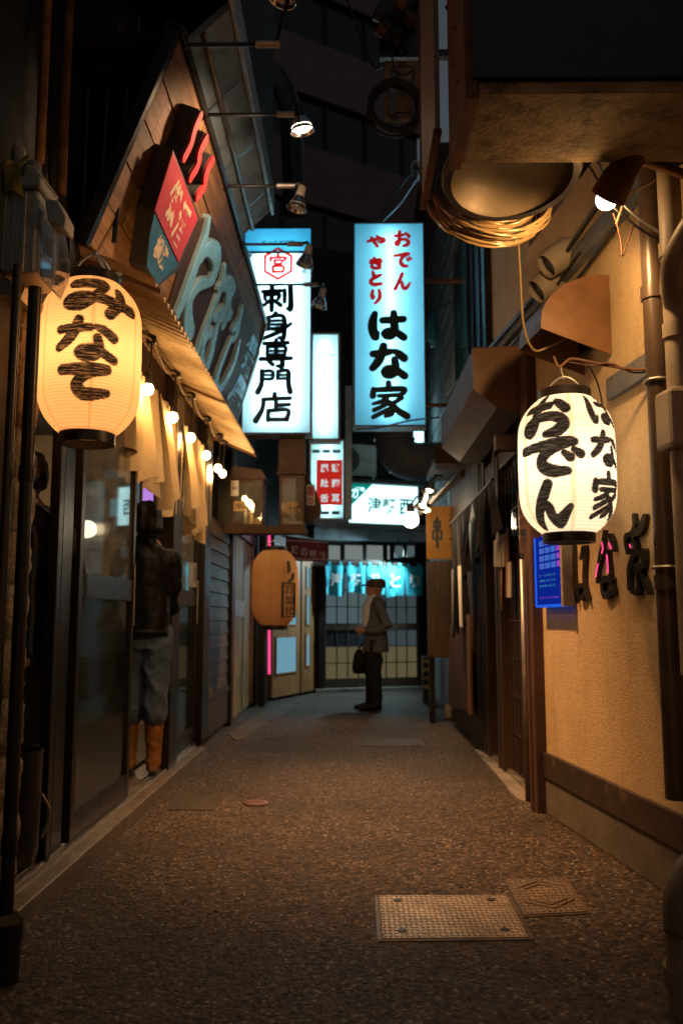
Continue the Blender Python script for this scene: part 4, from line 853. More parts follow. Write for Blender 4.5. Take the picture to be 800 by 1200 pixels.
sp_ = thing('hanging_paddle', 'small wooden paddle hanging beside the entry door', 'paddle', P(587,710,X=1.06))
G().tube([P(587,640,X=1.06), P(587,672,X=1.06)], .004, 6).obj('string', M_WIREY, sp_)
G().loft([(P(587,668,X=1.06),(0,.015,0),(.006,0,0)),(P(587,690,X=1.06),(0,.028,0),(.008,0,0)),(P(587,703,X=1.06),(0,.008,0),(.006,0,0)),(P(588,715,X=1.06),(0,.012,0),(.006,0,0))],10).obj('blade', M_WOODL, sp_, smooth=True)
mg = thing('menu_rack', 'pale menu sheets pinned beside the entry door', 'menu', P(587,665,X=1.07))
for x0, x1, y0, y1, m in ((578,590,628,664,M_STICK),(592,594,620,700,M_WOODL),(594,597,660,700,M_STICK)):
    q = [P(x, y, X=1.075) for x, y in ((x0,y0),(x1,y0-2),(x1,y1),(x0,y1))]; G().prism(q, (.012,0,0)).obj('sheet', m, mg)
vs = thing('vertical_plate_sign', 'narrow orange-brown vertical plate with dark characters on the corner post', 'sign', P(611,650,Y=5.0))
q = [P(x, y, Y=4.98) for x, y in ((607,578),(615,578),(617,648),(609,648))]; G().prism(q, (.0,.02,0)).obj('plate', M_BROWNP, vs)
fv = Fr(P(612,613,Y=4.975), (1,0,0), (0,0,1), (0,-1,0)); g = G()
for k, ch in enumerate('商店街一丁'): g.text(fv, ch, .0, .13-k*.062, .04, .034, .02, off=.002)
g.obj('lettering', M_INK, vs)
one(G().tube([wf.p(1.56,.06,.10), wf.p(1.56,1.45,.10)], .014, 8), 'thin_pipe', M_STEEL, 'thin pale pipe up the side of the corner post', 'pipe', smooth=True)
# dark curtain on a rod
nc = thing('dark_curtain', 'dark indigo split curtain on a rod over the right entry', 'curtain', (1.0,6.8,1.5))
ra, rb = P(577,562,X=.96), P(530,612,X=.96); ra.z += 0
G().tube([ra, rb], .012, 8).obj('rod', M_WOODD, nc)
rs = random.Random(8); n_ = 7
for k in range(n_):
    q0 = ra.lerp(rb, k/n_); q1 = ra.lerp(rb, (k+.92)/n_); ln = (.36,.42,.46,.40,.55,.95,1.05)[k]; ph = rs.uniform(0,6)
    def cf(a, b, q0=q0, q1=q1, ln=ln, ph=ph): p = q0.lerp(q1, a); return Vector((p.x+math.sin(a*7+ph)*.025*b+math.sin(ph)*.04*b, p.y+.06*b*math.sin(ph*2), p.z-ln*b+.03*b*math.sin(a*5+ph)))
    G().sheet(cf, 10, 8).obj('cloth_strip', M_CLOTHN, nc, smooth=True, fix=False)
# shutter box hood over the entry
hd = thing('metal_hood', 'long brown sheet-metal hood box over the right entry', 'hood', (.95,6.1,2.36))
Yh = 5.18
pro = [P(x, y, Y=Yh) for x, y in ((553,408),(625,405),(630,470),(612,483),(582,478),(554,456))]
G().prism(pro, (0,1.85,0)).obj('casing', M_BROWND, hd, bevel=.006)
G().prism([p+Vector((0,-.006,0)) for p in (pro[0],pro[1],pro[2],pro[3],pro[4],pro[5])], (0,.005,0)).obj('end_plate', M_BROWNP, hd)
for s in (0,1,5): G().ball(pro[s].lerp(sum(pro,Vector())/6,.12)+Vector((0,-.008,0)), .008, 8).obj('rivet', M_STEEL, hd)
one(G().box(.90,1.2,5.22,5.30,2.14,2.24), 'eave_beam', M_WOODD, 'short dark beam end sticking out below the brown hood', 'beam', bevel=.005)
# ------------------------------------------------------------------ things on the stucco wall
lt = thing('wall_lettering', 'three dark raised characters on the stucco wall below the white lantern', 'lettering', wf.p(.6,1.0,.02))
Zw = ((650,590), 6.667); TH = .022
def wtr(x, y): a, b = wall_px(Zw[0][0]+x/Zw[1], Zw[0][1]+y/Zw[1], TH); return a, b
def wl(strokes):
    g = G()
    for k, s_ in enumerate(strokes): g.stroke(wf, [(*wtr(x, y), r*.29) for x, y, r in s_], .0+k*.001, TH, 8, .002)
    return g.obj('letter', M_GLOSSK, lt)
M_GLOSSK = pm('gloss_black_letter', (.012,.012,.016), .16, .2, scale=9, var=.2, spec=.8, rnd=0)
wl([[(138,330,.022),(140,480,.024),(145,620,.03),(160,770,.02)], [(208,340,.03),(205,400,.05),(195,430,.03)], [(228,340,.035),(222,450,.025),(218,560,.024),(225,640,.03),(250,740,.03)], [(235,690,.03),(205,740,.045),(185,720,.04),(188,650,.045),(215,640,.04)]])
wl([[(375,220,.03),(365,320,.05),(345,420,.06),(325,540,.03),(325,610,.035)], [(420,250,.035),(438,300,.05),(455,365,.03)], [(408,370,.02),(415,480,.024),(425,580,.03),(455,700,.035)], [(440,600,.04),(390,590,.06),(365,640,.05),(385,720,.06),(430,690,.05)]])
wl([[(605,95,.04),(612,170,.05),(590,230,.04),(545,270,.05),(560,380,.04)], [(690,110,.06),(660,200,.07),(600,260,.04),(625,340,.05),(600,430,.06),(575,520,.06),(575,660,.045)], [(685,385,.07),(680,480,.06),(630,540,.035)], [(620,480,.03),(640,580,.03),(645,690,.05),(600,680,.05)], [(665,540,.02),(700,620,.05),(730,700,.025)]])
# pink neon glints drawn as thin glowing strips laid on the letter faces
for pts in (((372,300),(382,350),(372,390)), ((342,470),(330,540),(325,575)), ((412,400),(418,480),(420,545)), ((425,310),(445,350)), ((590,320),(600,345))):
    G().tube([wf.p(*wtr(x, y), TH+.006) for x, y in pts], .0035, 6).obj('neon_or_glint_tube', M_PINK, lt, smooth=True)
# blue LED menu panel beside the corner post
ld = thing('led_menu_panel', 'glowing blue LED menu panel beside the corner post', 'menu panel', wf.p(1.42,1.1,.03))
(la0, lb0), (la1, lb1) = wall_px(629,709,.06), wall_px(657,622,.06); lf = Fr(wf.p(la0, lb0, .06), -WD, (0,0,1), WN); LW = la0-la1; LH = lb1-lb0
G().box(0,LW,0,LH,-.05,0,lf).obj('panel', M_LED, ld, bevel=.004)
G().box(-.012,0,-.012,LH,-.05,.006,lf).obj('edge', M_LEDB, ld); G().box(0,LW,-.014,0,-.05,.006,lf).obj('edge', M_LEDB, ld); G().box(LW+.001,LW+.03,-.014,LH,-.05,.012,lf).obj('edge', M_PVC, ld)
rs = random.Random(4)
for j in range(4):
    for i in range(3): G().box(LW*(.16+.22*i), LW*(.33+.22*i), LH*(.52+.11*j), LH*(.60+.11*j), 0, .003, lf).obj('picture', M_LEDL, ld)
    G().box(LW*.82, LW*.98, LH*(.52+.11*j), LH*(.60+.11*j), 0, .003, lf).obj('picture', M_LEDP, ld)
g = G()
for k, s_ in enumerate(('ビール 四八〇','焼酎 三八〇','日本酒 五〇〇')): g.text(lf, s_, LW*.45, LH*(.42-.075*k), LH*.035, LW*.62, .01, off=.003)
g.obj('print', M_LEDC, ld); G().text(lf, 'いらっしゃいませ', LW*.5, LH*.10, LH*.03, LW*.72, .01, off=.003).obj('print', M_LEDP, ld)
# range-hood vent
vh = thing('vent_hood', 'brown quarter-round vent hood high on the stucco wall', 'vent hood', wf.p(.5,2.35,.1))
va, vb0 = wall_px(717, 416); _, vb1 = wall_px(712, 318); vb1 = vb0+.40
prof = [(0,vb0),(0,vb1)] + [(.345*math.sin(t), vb0+.155+.245*math.cos(t)) for t in np.linspace(.15,1.57,8)] + [(.345,vb0+.12)]
def vpan(a0, a1, name, mat): return G().prism([wf.p(a0, b, c) for c, b in prof], WD*(a1-a0)).obj(name, mat, vh, bevel=.002)
vpan(va, va+.008, 'side_panel', M_BROWNP); vpan(va+.34, va+.348, 'side_panel', M_BROWNP)
g = G()
for k in range(1, len(prof)-1): g.prism([wf.p(va+.008, prof[k][1], prof[k][0]), wf.p(va+.34, prof[k][1], prof[k][0]), wf.p(va+.34, prof[k+1][1], prof[k+1][0]), wf.p(va+.008, prof[k+1][1], prof[k+1][0])], -WN*.004)
g.obj('cowl', M_BROWNP, vh)
G().box(va+.02,va+.33,vb0+.10,vb0+.30,.005,.03,wf).obj('mesh', M_BLACKM, vh)
for (x, y, lb) in ((655,303,'upper round pipe cowl beside the brown vent hood'),(642,333,'lower round pipe cowl beside the brown vent hood')):
    t = thing('pipe_cowl', lb, 'vent', wf.p(1.1,2.6,.1), 'round pipe cowls'); a, b = wall_px(x+18, y-8); d = (WN*.8-Vector((0,0,.6))).normalized()
    o = wf.p(a, b, 0)
    G().cyl(o, o+WN*.07, .075, n=20).obj('collar', M_PVC, t, smooth='auto')
    G().lathe([(.078,0),(.080,.06),(.070,.15),(.066,.15),(.072,.06),(.06,.02)], o+WN*.04, d, 22).obj('cowl', M_PVC, t, smooth='auto')
    G().lathe([(.001,.0),(.066,.0)], o+WN*.04+d*.12, d, 20, False).obj('opening', M_INK, t)
# bulb lamp with rusty socket
bl_ = thing('bulb_lamp', 'bare bright bulb in a rusty socket at the top right', 'lamp', P(735,195,Y=3.05))
b1 = P(709,236,Y=3.10); b0 = P(731,196,Y=3.01); dd = (b1-b0).normalized()
G().lathe([(.040,-.10),(.050,-.095),(.056,.02),(.060,.03),(.068,.118),(.050,.122)], b0, dd, 18).obj('socket', M_RUSTD, bl_, smooth='auto')
lamp('bulb_light', 'POINT', b1+dd*.05, 6, (1.0,.54,.19), bl_, .045)
G().ball(b1-dd*.008, .041, 18).obj('bulb', M_BULBW, bl_, smooth=True)
G().tube([b0-dd*.02, P(757,190,Y=3.12), wf.p(-.55,2.70,0)], .018, 8).obj('arm', M_RUST, bl_, smooth=True)
lamp('bulb_light', 'SPOT', b1+dd*.05, 54, (1.0,.56,.21), bl_, .045, b1+dd+Vector((-.1,.25,-.25)), 165, .35)
for k, (pts, m, r, lb) in enumerate((
    (((722,262),(732,235),(745,222),(765,212),(800,190)), M_WIREY, .006, 'yellowed cable looping right of the bare bulb'),
    (((718,250),(722,262),(727,284),(729,300),(733,288),(742,262)), M_RUSTD, .0035, 'frayed brown wire end dangling below the bare bulb'),
    (((700,190),(712,215),(735,245),(775,275)), M_STEEL, .006, 'grey wire crossing behind the bare bulb'),
    (((690,195),(700,212),(716,240),(755,272),(798,292)), M_CABLE, .005, 'thin black wire under the bare bulb'))):
    rope([P(x, y, Y=3.15) for x, y in pts], r, 'cable', m, lb, 'cable')
# twisted branch wire holding the white lantern
rope([wf.p(-.12,2.13,.0), P(745,433,Y=3.55), P(715,429,Y=3.62), P(690,424,Y=3.68), P(668,421,Y=3.70), P(655,430,Y=3.70), P(648,418,Y=3.70)], .0065, 'twisted_wire', M_RUSTD, 'rusty twisted wire arm the white lantern hangs from', 'wire')
rope([wf.p(-.12,2.14,.0), P(745,437,Y=3.57), P(715,426,Y=3.61), P(690,428,Y=3.67), P(665,424,Y=3.71)], .004, 'twisted_wire', M_RUSTD, 'thin second strand twisted around the lantern arm', 'wire')
rope([RLc+Vector((0,0,HR/2+.09)), RLc+Vector((-.01,0,HR/2+.13)), P(657,430,Y=3.70)], .004, 'lantern_hook', M_STEEL, 'thin wire hook above the white lantern', 'hook')
rope([P(688,425,Y=3.7), P(700,450,Y=3.72), P(706,480,Y=3.75), P(707,500,Y=3.78)], .004, 'cable', M_CABLE, 'black lead drooping into the white lantern', 'cable')
# pipes on the right
def pipe(name, label, pts, r, mat, rings=(), group=None, n=18):
    t = thing(name, label, 'pipe', pts[0], group); G().tube(pts, r, n).obj('tube', mat, t, smooth='auto')
    for q, ax in rings: G().cyl(Vector(q)-Vector(ax)*.028, Vector(q)+Vector(ax)*.028, r*1.16, n=n).obj('coupling', mat, t, smooth='auto')
    return t
zax = (0,0,1)
def at_wall(x, y, c): a, b = wall_px(x, y, c); return wf.p(a, b, c)
p_ = [at_wall(757,250,.07), at_wall(757,250,.07)]; a_, _ = wall_px(772,500,.07)
dp = [wf.p(a_,3.2,.07), wf.p(a_,.42,.07)]
t = pipe('downpipe', 'dark brown downpipe on the stucco wall', dp, .043, M_PVCD, [(wf.p(a_,2.42,.07),zax),(wf.p(a_,1.24,.07),zax)])
for z in (2.05,1.30): G().tube([wf.p(a_,z,.07)+Vector((math.cos(i)*.05, math.sin(i)*.05, 0)) for i in np.linspace(0,6.28,16)[:-1]], .007, 6, True).obj('strap', M_STEEL, t)
a2, _ = wall_px(792,400,.10)
t = pipe('waste_pipe', 'grey jointed waste pipe at the right edge', [wf.p(a2,3.0,.10), wf.p(a2,.9,.10)], .043, M_PVC, [(wf.p(a2,2.50,.10),zax),(wf.p(a2,2.18,.10),zax),(wf.p(a2,2.36,.10),zax)])
G().tube(smooth3([wf.p(a2,2.26,.10), wf.p(a2-.05,2.33,.14), wf.p(a2-.12,2.42,.16), wf.p(a2-.3,2.5,.16)],5), .036, 14).obj('branch', M_PVC, t, smooth=True)
G().box(a2-.07,a2+.07,1.72,1.95,.03,.17,wf).obj('junction_box', M_PVC, t, bevel=.02)
pipe('conduit', 'thin conduit between downpipe and waste pipe', [wf.p((a_+a2)/2,3.0,.02), wf.p((a_+a2)/2,1.0,.02)], .018, M_PVC)
M_PVCG = pm('grimy_pvc', (.17,.14,.11), .55, scale=5, var=.4, dirt=(.06,.05,.04)); a3 = P(797,1000,Y=2.52); pt = Vector((a3.x+.02,2.55,0))
ep = pipe('elbow_pipe', 'thick grey elbow pipe rising from the ground at lower right', [pt+Vector((0,0,-.02)), pt+Vector((0,0,.24))], .062, M_PVCG, [(pt+Vector((0,0,.10)),zax)])
G().tube(smooth3([pt+Vector((0,0,.22)), pt+Vector((.005,0,.31)), pt+Vector((.05,.0,.385)), pt+Vector((.13,.0,.41)), pt+Vector((.25,0,.41))],6), .066, 18).obj('elbow', M_PVCG, ep, smooth=True)
lp = Vector((-1.17,3.03,0))
pipe('standpipe', 'brown metal standpipe at the left edge before the stone pillar', [lp+Vector((0,0,.0)), lp+Vector((0,0,2.32))], .024, M_BRONZE, [(lp+Vector((0,0,.33)),zax),(lp+Vector((0,0,1.62)),zax)])
pipe('standpipe', 'second thinner pipe at the very left edge', [lp+Vector((-.06,-.02,.0)), lp+Vector((-.06,-.02,2.4))], .017, M_PVCD)
lq = Vector((-1.06,2.75,0)); pipe('pipe_stub', 'short dark pipe stub at the lower left corner', [lq, lq+Vector((0,0,.16))], .045, M_BLACKM, [(lq+Vector((0,0,.15)),zax)])
# cables along the upper right wall
for k, (y0, y1, zz, c) in enumerate(((.2,3.6,2.99,.07),(.2,3.4,2.80,.05),(.6,3.6,2.86,.06))):
    rope([wf.p(y0,zz+.08,c), wf.p(y0+.8,zz,c), wf.p(y0+1.7,zz-.03,c), wf.p(y1,zz+.02,c)], .012-.002*k, 'cable', M_CABLE, ('thick','middle','thin')[k]+' black cable running along the upper right wall', 'cable')
rope([P(607,285,Y=3.9), P(609,320,Y=3.95), P(613,380,Y=4.0), P(625,410,Y=4.05), P(645,405,Y=4.05), P(668,393,Y=4.1)], .006, 'cable', M_WIREY, 'pale cable hanging from the coil in front of the vent hood', 'cable')
# ------------------------------------------------------------------ overhead box at top right, dish, coil
ob = thing('overhead_box', 'dark overhead box with weathered wooden soffit at top right', 'canopy', (1.2,2.8,2.70))
SZ = P(640,109,Y=2.56).z; SY = P(640,191,Z=SZ).y; SX = P(551,150,Z=SZ).x
G().box(SX,2.4,2.56,SY,SZ,SZ+.04).obj('soffit_board', M_BEAM, ob, bevel=.004)
G().box(SX-.02,2.4,2.54,SY+.02,SZ+.042,SZ+1.3).obj('casing', M_BLACKM, ob)
G().box(SX-.045,SX-.004,2.55,SY+.01,SZ-.02,SZ+1.3).obj('rusty_edge', M_RUSTD, ob, bevel=.003)
rs = random.Random(2)
for k in range(16): G().ball((SX-.046,2.58+rs.random()*.40,SZ+.02+rs.random()*.9), .008+rs.random()*.006, 8).obj('bolt', M_RUST, ob)
ps = thing('pale_panel', 'tall pale blank panel seen edge-on beside the overhead box', 'panel', (.33,3.5,2.72))
QY0, QY1, QX = SY+.06, SY+.66, .109*(SY+.06); QZ = P(508,226,Y=QY1-.1).z
G().box(QX-.01,QX+.01,QY0,QY1,QZ,4.8).obj('sheet', M_GREYP, ps, bevel=.003); G().box(QX-.016,QX+.016,QY1,QY1+.02,QZ-.02,4.8).obj('edge', M_RUSTD, ps); G().box(QX-.016,QX+.016,QY0,QY1,QZ-.02,QZ-.002).obj('edge', M_RUSTD, ps)
M_BRONZEB = pm('tarnished_dish', (.12,.088,.055), .55, .4, scale=4, var=.4, dirt=(.07,.05,.03)); ds = thing('round_dish', 'round metal dish hung upside down under the overhead box', 'dish', (.63,3.32,2.74))
dc = P(598,199,Y=3.16); dax = Vector((.02,-.18,-1)).normalized()
G().lathe([(.001,-.12),(.10,-.11),(.20,-.06),(.245,.0),(.268,.0),(.272,.02),(.25,.035),(.235,.02),(.19,-.045),(.10,-.095),(.001,-.105)], dc, dax, 48).obj('bowl', M_BRONZEB, ds, smooth='auto')
G().lathe([(.235,.0),(.262,.0),(.262,.045),(.235,.045)], dc, dax, 48, False).obj('rim', M_BLACKM, ds, smooth='auto')
G().tube([dc+Vector((0,0,.10)), dc+Vector((0,-.1,.40))], .02, 8).obj('hanger', M_RUST, ds)
hc = thing('hose_coil', 'coil of shiny amber hose hanging under the round dish', 'hose', (.55,3.6,2.6))
cc = P(574,238,Y=3.60); e1 = Vector((1,.1,0)).normalized(); e2 = Vector((.05,-.30,-.9)).normalized(); pts = []
rs = random.Random(6); turns = 20
for i in range(turns*28):
    t_ = i/28*2*math.pi; k = i/28; r = .195+.03*math.sin(k*2.3)+.012*math.sin(k*5.1); o = e1.cross(e2)*(.05*math.sin(k*1.7)+.02*math.sin(t_*2+k))
    pts.append(cc+e1*math.cos(t_)*r*1.18+e2*math.sin(t_)*r+o)
G().tube(pts, .0065, 7).obj('hose', M_CABLEB, hc, smooth=True)
# black cable coil on a wooden frame, high over the alley
kc = thing('cable_coil', 'coil of black cable hanging high over the alley beside the pale panel', 'cable coil', P(462,170,Y=5.2))
cc = P(463,126,Y=5.2); pts = []
for i in range(9*26):
    t_ = i/26*2*math.pi; k = i/26; r = .155+.016*math.sin(k*2.7)
    pts.append(cc+Vector((math.cos(t_)*r*1.04, .03*math.sin(k*1.9), math.sin(t_)*r*1.12)))
G().tube(pts, .009, 7).obj('cable', M_CABLE, kc, smooth=True)
wfm = thing('wooden_bracket', 'small wooden frame bracket behind the black cable coil', 'bracket', P(470,140,Y=5.3))
for x0, y0, x1, y1 in ((451,72,456,140),(486,72,491,140),(456,72,486,78),(456,134,486,140),(464,80,482,132)):
    a, b = P(x0, y1, Y=5.3), P(x1, y0, Y=5.3); G().box(a.x, b.x, 5.29, 5.34, a.z, b.z).obj('bar', M_BEAM, wfm, bevel=.004)
G().box(P(486,0,Y=5.3).x, 1.2, 5.35, 5.40, P(486,60,Y=5.3).z, P(486,52,Y=5.3).z).obj('wall_arm', M_BLACKM, wfm)
tm = thing('junction_cluster', 'dark cluster of fittings and looped wires above the cable coil', 'fittings', P(465,70,Y=5.25))
rs = random.Random(12)
for k in range(8):
    x, y = rs.uniform(446,488), rs.uniform(-10,62); c = P(x, y, Y=5.25); G().lathe([(.02,0),(.045,.01),(.045,.07),(.03,.08)], c, (rs.uniform(-1,1), rs.uniform(-.4,.4), rs.uniform(-1,1)), 14).obj('fitting', M_RUST if k % 2 else M_BLACKM, tm, smooth='auto')
for k in range(6):
    c = P(rs.uniform(448,486), rs.uniform(5,70), Y=5.2); r = rs.uniform(.04,.09)
    G().tube([c+Vector((math.cos(t)*r, .03*math.sin(t*2), math.sin(t)*r*1.3)) for t in np.linspace(0,5.2,18)], .006, 6).obj('wire_loop', M_CABLE, tm, smooth=True)
G().box(P(444,0,Y=5.3).x, P(490,0,Y=5.3).x, 5.31, 5.36, P(444,66,Y=5.3).z, P(444,-20,Y=5.3).z).obj('back_plate', M_BLACKM, tm)
rope([P(405,-5,Y=5.6), P(418,30,Y=5.6), P(430,62,Y=5.5), P(440,80,Y=5.4), P(452,76,Y=5.3)], .007, 'cable', M_CABLE, 'black cable swinging up from the coil to the top edge', 'cable')
# meter box at the left edge
mb = thing('meter_box', 'dirty white electricity meter box with clear cover at the left edge', 'meter box', (-1.18,3.0,2.25))
fy = 3.04
def mp(x, y, Y=fy): return P(x, y, Y=Y)
a, b = mp(-14,320), mp(46,222); G().box(a.x, b.x, fy, fy+.22, a.z, b.z).obj('housing', M_WHITEP, mb, bevel=.012)
for x in (6,17,28): p0, p1 = mp(x,318), mp(x+1.5,228); G().box(p0.x, p1.x, fy-.012, fy, p0.z, p1.z).obj('housing_rib', M_WHITEP, mb)
a2_, b2_ = mp(-14,221), mp(50,208); G().box(a2_.x, b2_.x, fy-.015, fy+.23, a2_.z, b2_.z).obj('lid', M_WHITEP, mb, bevel=.008)
c = mp(60,285); prof = [mp(46,250,fy), mp(63,258,fy+.02), mp(68,300,fy+.02), mp(60,340,fy+.02), mp(46,322,fy)]
G().prism(prof, (0,.16,0)).obj('clear_cover', M_COVER, mb, bevel=.012)
G().prism([mp(50,272,fy-.004), mp(62,280,fy-.004), mp(62,304,fy-.004), mp(50,296,fy-.004)], (0,.002,0)).obj('meter_label', M_STICK, mb)
G().prism([mp(26,208), mp(30,190), mp(44,196), mp(52,208)], (0,.18,0)).obj('shoulder', M_WHITEP, mb, bevel=.01)
sb = [mp(52,232), mp(68,234), mp(78,254), mp(76,268), mp(56,258)]; G().prism(sb, (0,.10,0)).obj('small_box', M_WHITEP, mb, bevel=.006)
G().prism([mp(-14,322), mp(30,336), mp(24,350), mp(-14,342)], (0,.2,0)).obj('bracket', M_STEEL, mb)
G().tube(smooth3([mp(22,212,3.12), mp(22,190,3.12), mp(20,176,3.12), mp(8,168,3.12), mp(-14,168,3.12)],6), .030, 14).obj('pipe_elbow', M_PVC, mb, smooth=True)
G().ball(mp(38,200,3.10), .034, 10, (1,1,1.3)).obj('putty_lump', M_CONC, mb, smooth=True)
yc = thing('yellow_cloth', 'yellow cloth tied around the meter box top', 'cloth', mp(10,228))
def ycf(a, b): p = mp(-14+36*a+6*b*a, 180+14*a+38*b+4*math.sin(a*6), fy-.03); return p+Vector((0,.012*math.sin(a*9+b*5)-.0,0))
G().sheet(ycf, 14, 10).obj('cloth', M_YTAPE, yc, smooth=True, fix=False)
G().prism([mp(20,190,fy-.035), mp(33,180,fy-.035), mp(35,184,fy-.035), mp(22,195,fy-.035)], (0,.006,0)).obj('knot_end', M_YTAPE, yc)
# ================================================================== lit signs over the alley
def light_box(name, label, Y, x0, y0, x1, y1, depth, face_mat, frame_mat, tubes, tw=26, bord=.02, parent_cb=None, rot=0., tz=.5):
    """internally lit box: frame, acrylic face, fluorescent tubes, opaque back"""
    a, b = P(x0, y1, Y=Y), P(x1, y0, Y=Y); W_, H_ = b.x-a.x, b.z-a.z
    t = thing(name, label, 'sign', Vector(((a.x+b.x)/2, Y+depth/2, a.z)))
    f = Fr(a, (math.cos(rot), math.sin(rot), 0), (0,0,1), (math.sin(rot), -math.cos(rot), 0))
    g = G(); e = bord
    for (u0, u1, v0, v1) in ((-e,W_+e,-e,0), (-e,W_+e,H_,H_+e), (-e,0,0,H_), (W_,W_+e,0,H_)): g.box(u0, u1, v0, v1, -depth, .008, f)
    g.obj('frame', frame_mat, t, bevel=.003); G().box(-e+.002,W_+e-.002,-e+.002,H_+e-.002,-depth-.01,-depth+.002,f).obj('back', M_WHITEP, t)
    G().quad(f.p(0,0),f.p(W_,0),f.p(W_,H_),f.p(0,H_)).obj('acrylic_face', face_mat, t)
    for u, v0, v1 in tubes: G().cyl(f.p(W_*u, H_*v0, -depth*tz), f.p(W_*u, H_*v1, -depth*tz), .013, n=8).obj('tube', M_TUBE, t)
    return t, f, W_, H_
def fit(x, y, x0, y0, x1, y1, W_, H_): return (x-x0)/(x1-x0)*W_, (y1-y)/(y1-y0)*H_
# tall white sign on the left
S1 = (284,268,364,507)
t, f, W_, H_ = light_box('tall_kanji_sign', 'tall white lit sign with red hexagon and five black kanji', 8.6, *S1, .22, M_ACRW, M_BLACKM, ((.32,.03,.97),(.70,.03,.97)))
hv = fit(0,296,*S1,W_,H_)[1]; G().quad(f.p(0,hv,.003),f.p(W_,hv,.003),f.p(W_,H_,.003),f.p(0,H_,.003)).obj('blue_header', M_ACRB, t)
G().box(0, W_, fit(0,297,*S1,W_,H_)[1]-.008, fit(0,295,*S1,W_,H_)[1], .004, .008, f).obj('divider', M_INK, t)
G().text(f, 'キンミヤ焼酎', *fit(325,284,*S1,W_,H_), .036, .36, .02, off=.006).obj('lettering', M_INK, t)
hx, hy = fit(324.5,310,*S1,W_,H_); R6 = .185
g = G(); ring = lambda r, c: [f.p(hx+r*.95*math.cos(math.pi/2+i*math.pi/3), hy+r*math.sin(math.pi/2+i*math.pi/3), c) for i in range(6)]
o_, i_ = ring(R6,.004), ring(R6-.035,.004)
for k in range(6): g.quad(o_[k], o_[(k+1) % 6], i_[(k+1) % 6], i_[k])
g.obj('hexagon', M_REDINK, t); G().glyph(f, '宮', hx-.10, hy-.10, .20, .20, .0165, .004).obj('lettering', M_REDINK, t)
for ch, x, y in (('本',290.5,300),('位',290.5,320),('貞',356,319)): G().text(f, ch, *fit(x,y,*S1,W_,H_), .05, .05, .01, off=.004).obj('lettering', M_INK, t)
for ch, x0, y0, x1, y1 in (('刺',304,336,343,367),('身',302,368,343,400),('専',303,400,343,433),('門',300,434,344,462),('店',298,463,344,495)):
    a, b = fit(x0,y1,*S1,W_,H_); c, d = fit(x1,y0,*S1,W_,H_); G().glyph(f, ch, a, b, c-a, d-b, .026, .003).obj('lettering', M_TEALINK, t)
G().box(-1.2, -.02, H_*.86, H_*.88, -.12, -.08, f).obj('bracket', M_BLACKM, t); G().box(-1.2, -.02, H_*.12, H_*.14, -.12, -.08, f).obj('bracket', M_BLACKM, t)
# sign on the right
S2 = (416,262,495,498)
t, f, W_, H_ = light_box('blue_brush_sign', 'tall blue lit sign with red and black brush characters', 8.0, *S2, .20, M_ACRW2, M_PVCD, ((.52,.04,.96),), tz=.42)
for ch, x0, y0, x1, y1 in (('お',460,270,481,291),('で',460,295,482,316),('ん',460,321,481,342),('や',430,276,452,290),('き',432,303-.5,449,317-.5),('と',431,318,449,337),('り',432,340,449,358)):
    if ch == 'や': y0, y1 = 276, 290
    a, b = fit(x0,y1,*S2,W_,H_); c, d = fit(x1,y0,*S2,W_,H_); G().glyph(f, ch, a, b, c-a, d-b, .0185, .003).obj('lettering', M_REDINK, t)
for ch, x0, y0, x1, y1 in (('は',431,366,475,401),('な',432,405,476,446),('家',431,449,477,491)):
    a, b = fit(x0,y1,*S2,W_,H_); c, d = fit(x1,y0,*S2,W_,H_); G().glyph(f, ch, a, b, c-a, d-b, .040 if ch != '家' else .030, .003).obj('lettering', M_TEALINK, t)
for v in (.72, .10): G().box(W_+.02, W_+.55, H_*v, H_*v+.03, -.12, -.08, f).obj('bracket', M_RUST, t, bevel=.003)
G().tube([f.p(W_*.35,H_+.02,-.1), P(470,238,Y=7.6), P(492,205,Y=7.0)], .007, 6).obj('stay_wire', M_STEEL, t)
rope([P(415,503,Y=7.7), P(445,501,Y=7.7), P(480,493,Y=7.6), P(515,489,Y=7.5)], .008, 'cable', M_CABLE, 'black cable sagging across the foot of the blue sign', 'cable')
# rounded pale sign behind the tall one
S3 = (364,392,396,514)
t, f, W_, H_ = light_box('rounded_pale_sign', 'faded white lit sign with rounded corners behind the tall kanji sign', 9.9, *S3, .2, M_ACRG, M_PVC, ((.5,.05,.95),), bord=.028)
g = G()
for pts in (((372,418),(380,414),(392,417)), ((378,424),(381,438),(380,446)), ((377,460),(379,470)), ((381,480),(377,496),(380,504)), ((384,452),(386,462))):
    g.stroke(f, [(*fit(x,y,*S3,W_,H_), .006) for x, y in pts], .003)
g.obj('faded_lettering', M_TEALINK, t)
# red menu sign
S4 = (364,517,402,607)
t, f, W_, H_ = light_box('red_menu_sign', 'white lit sign with a red block of white characters', 10.6, *S4, .2, M_ACRG, M_PVC, ((.5,.03,.97),), bord=.03)
rx0, ry0 = fit(376,592,*S4,W_,H_); rx1, ry1 = fit(401,539,*S4,W_,H_); G().box(rx0-.06, rx1, ry0, ry1, .001, .004, f).obj('red_block', M_REDGLOW, t) if 'M_REDGLOW' in globals() else G().box(rx0-.06, rx1, ry0, ry1, .001, .004, f).obj('red_block', em('lit_red_acrylic', (.75,.03,.02), .62), t)
wh = em('lit_white_lettering', (.75,.93,.95), .8)
for ch, x, y in (('頭',393,549),('尾',380,549),('脚',393,566.5),('肚',380,566.5),('耳',393,584),('舌',380,584)): G().text(f, ch, *fit(x,y,*S4,W_,H_), .10, .10, .03, off=.006).obj('lettering', wh, t)
gr = pm('green_print', (.02,.16,.15), .5)
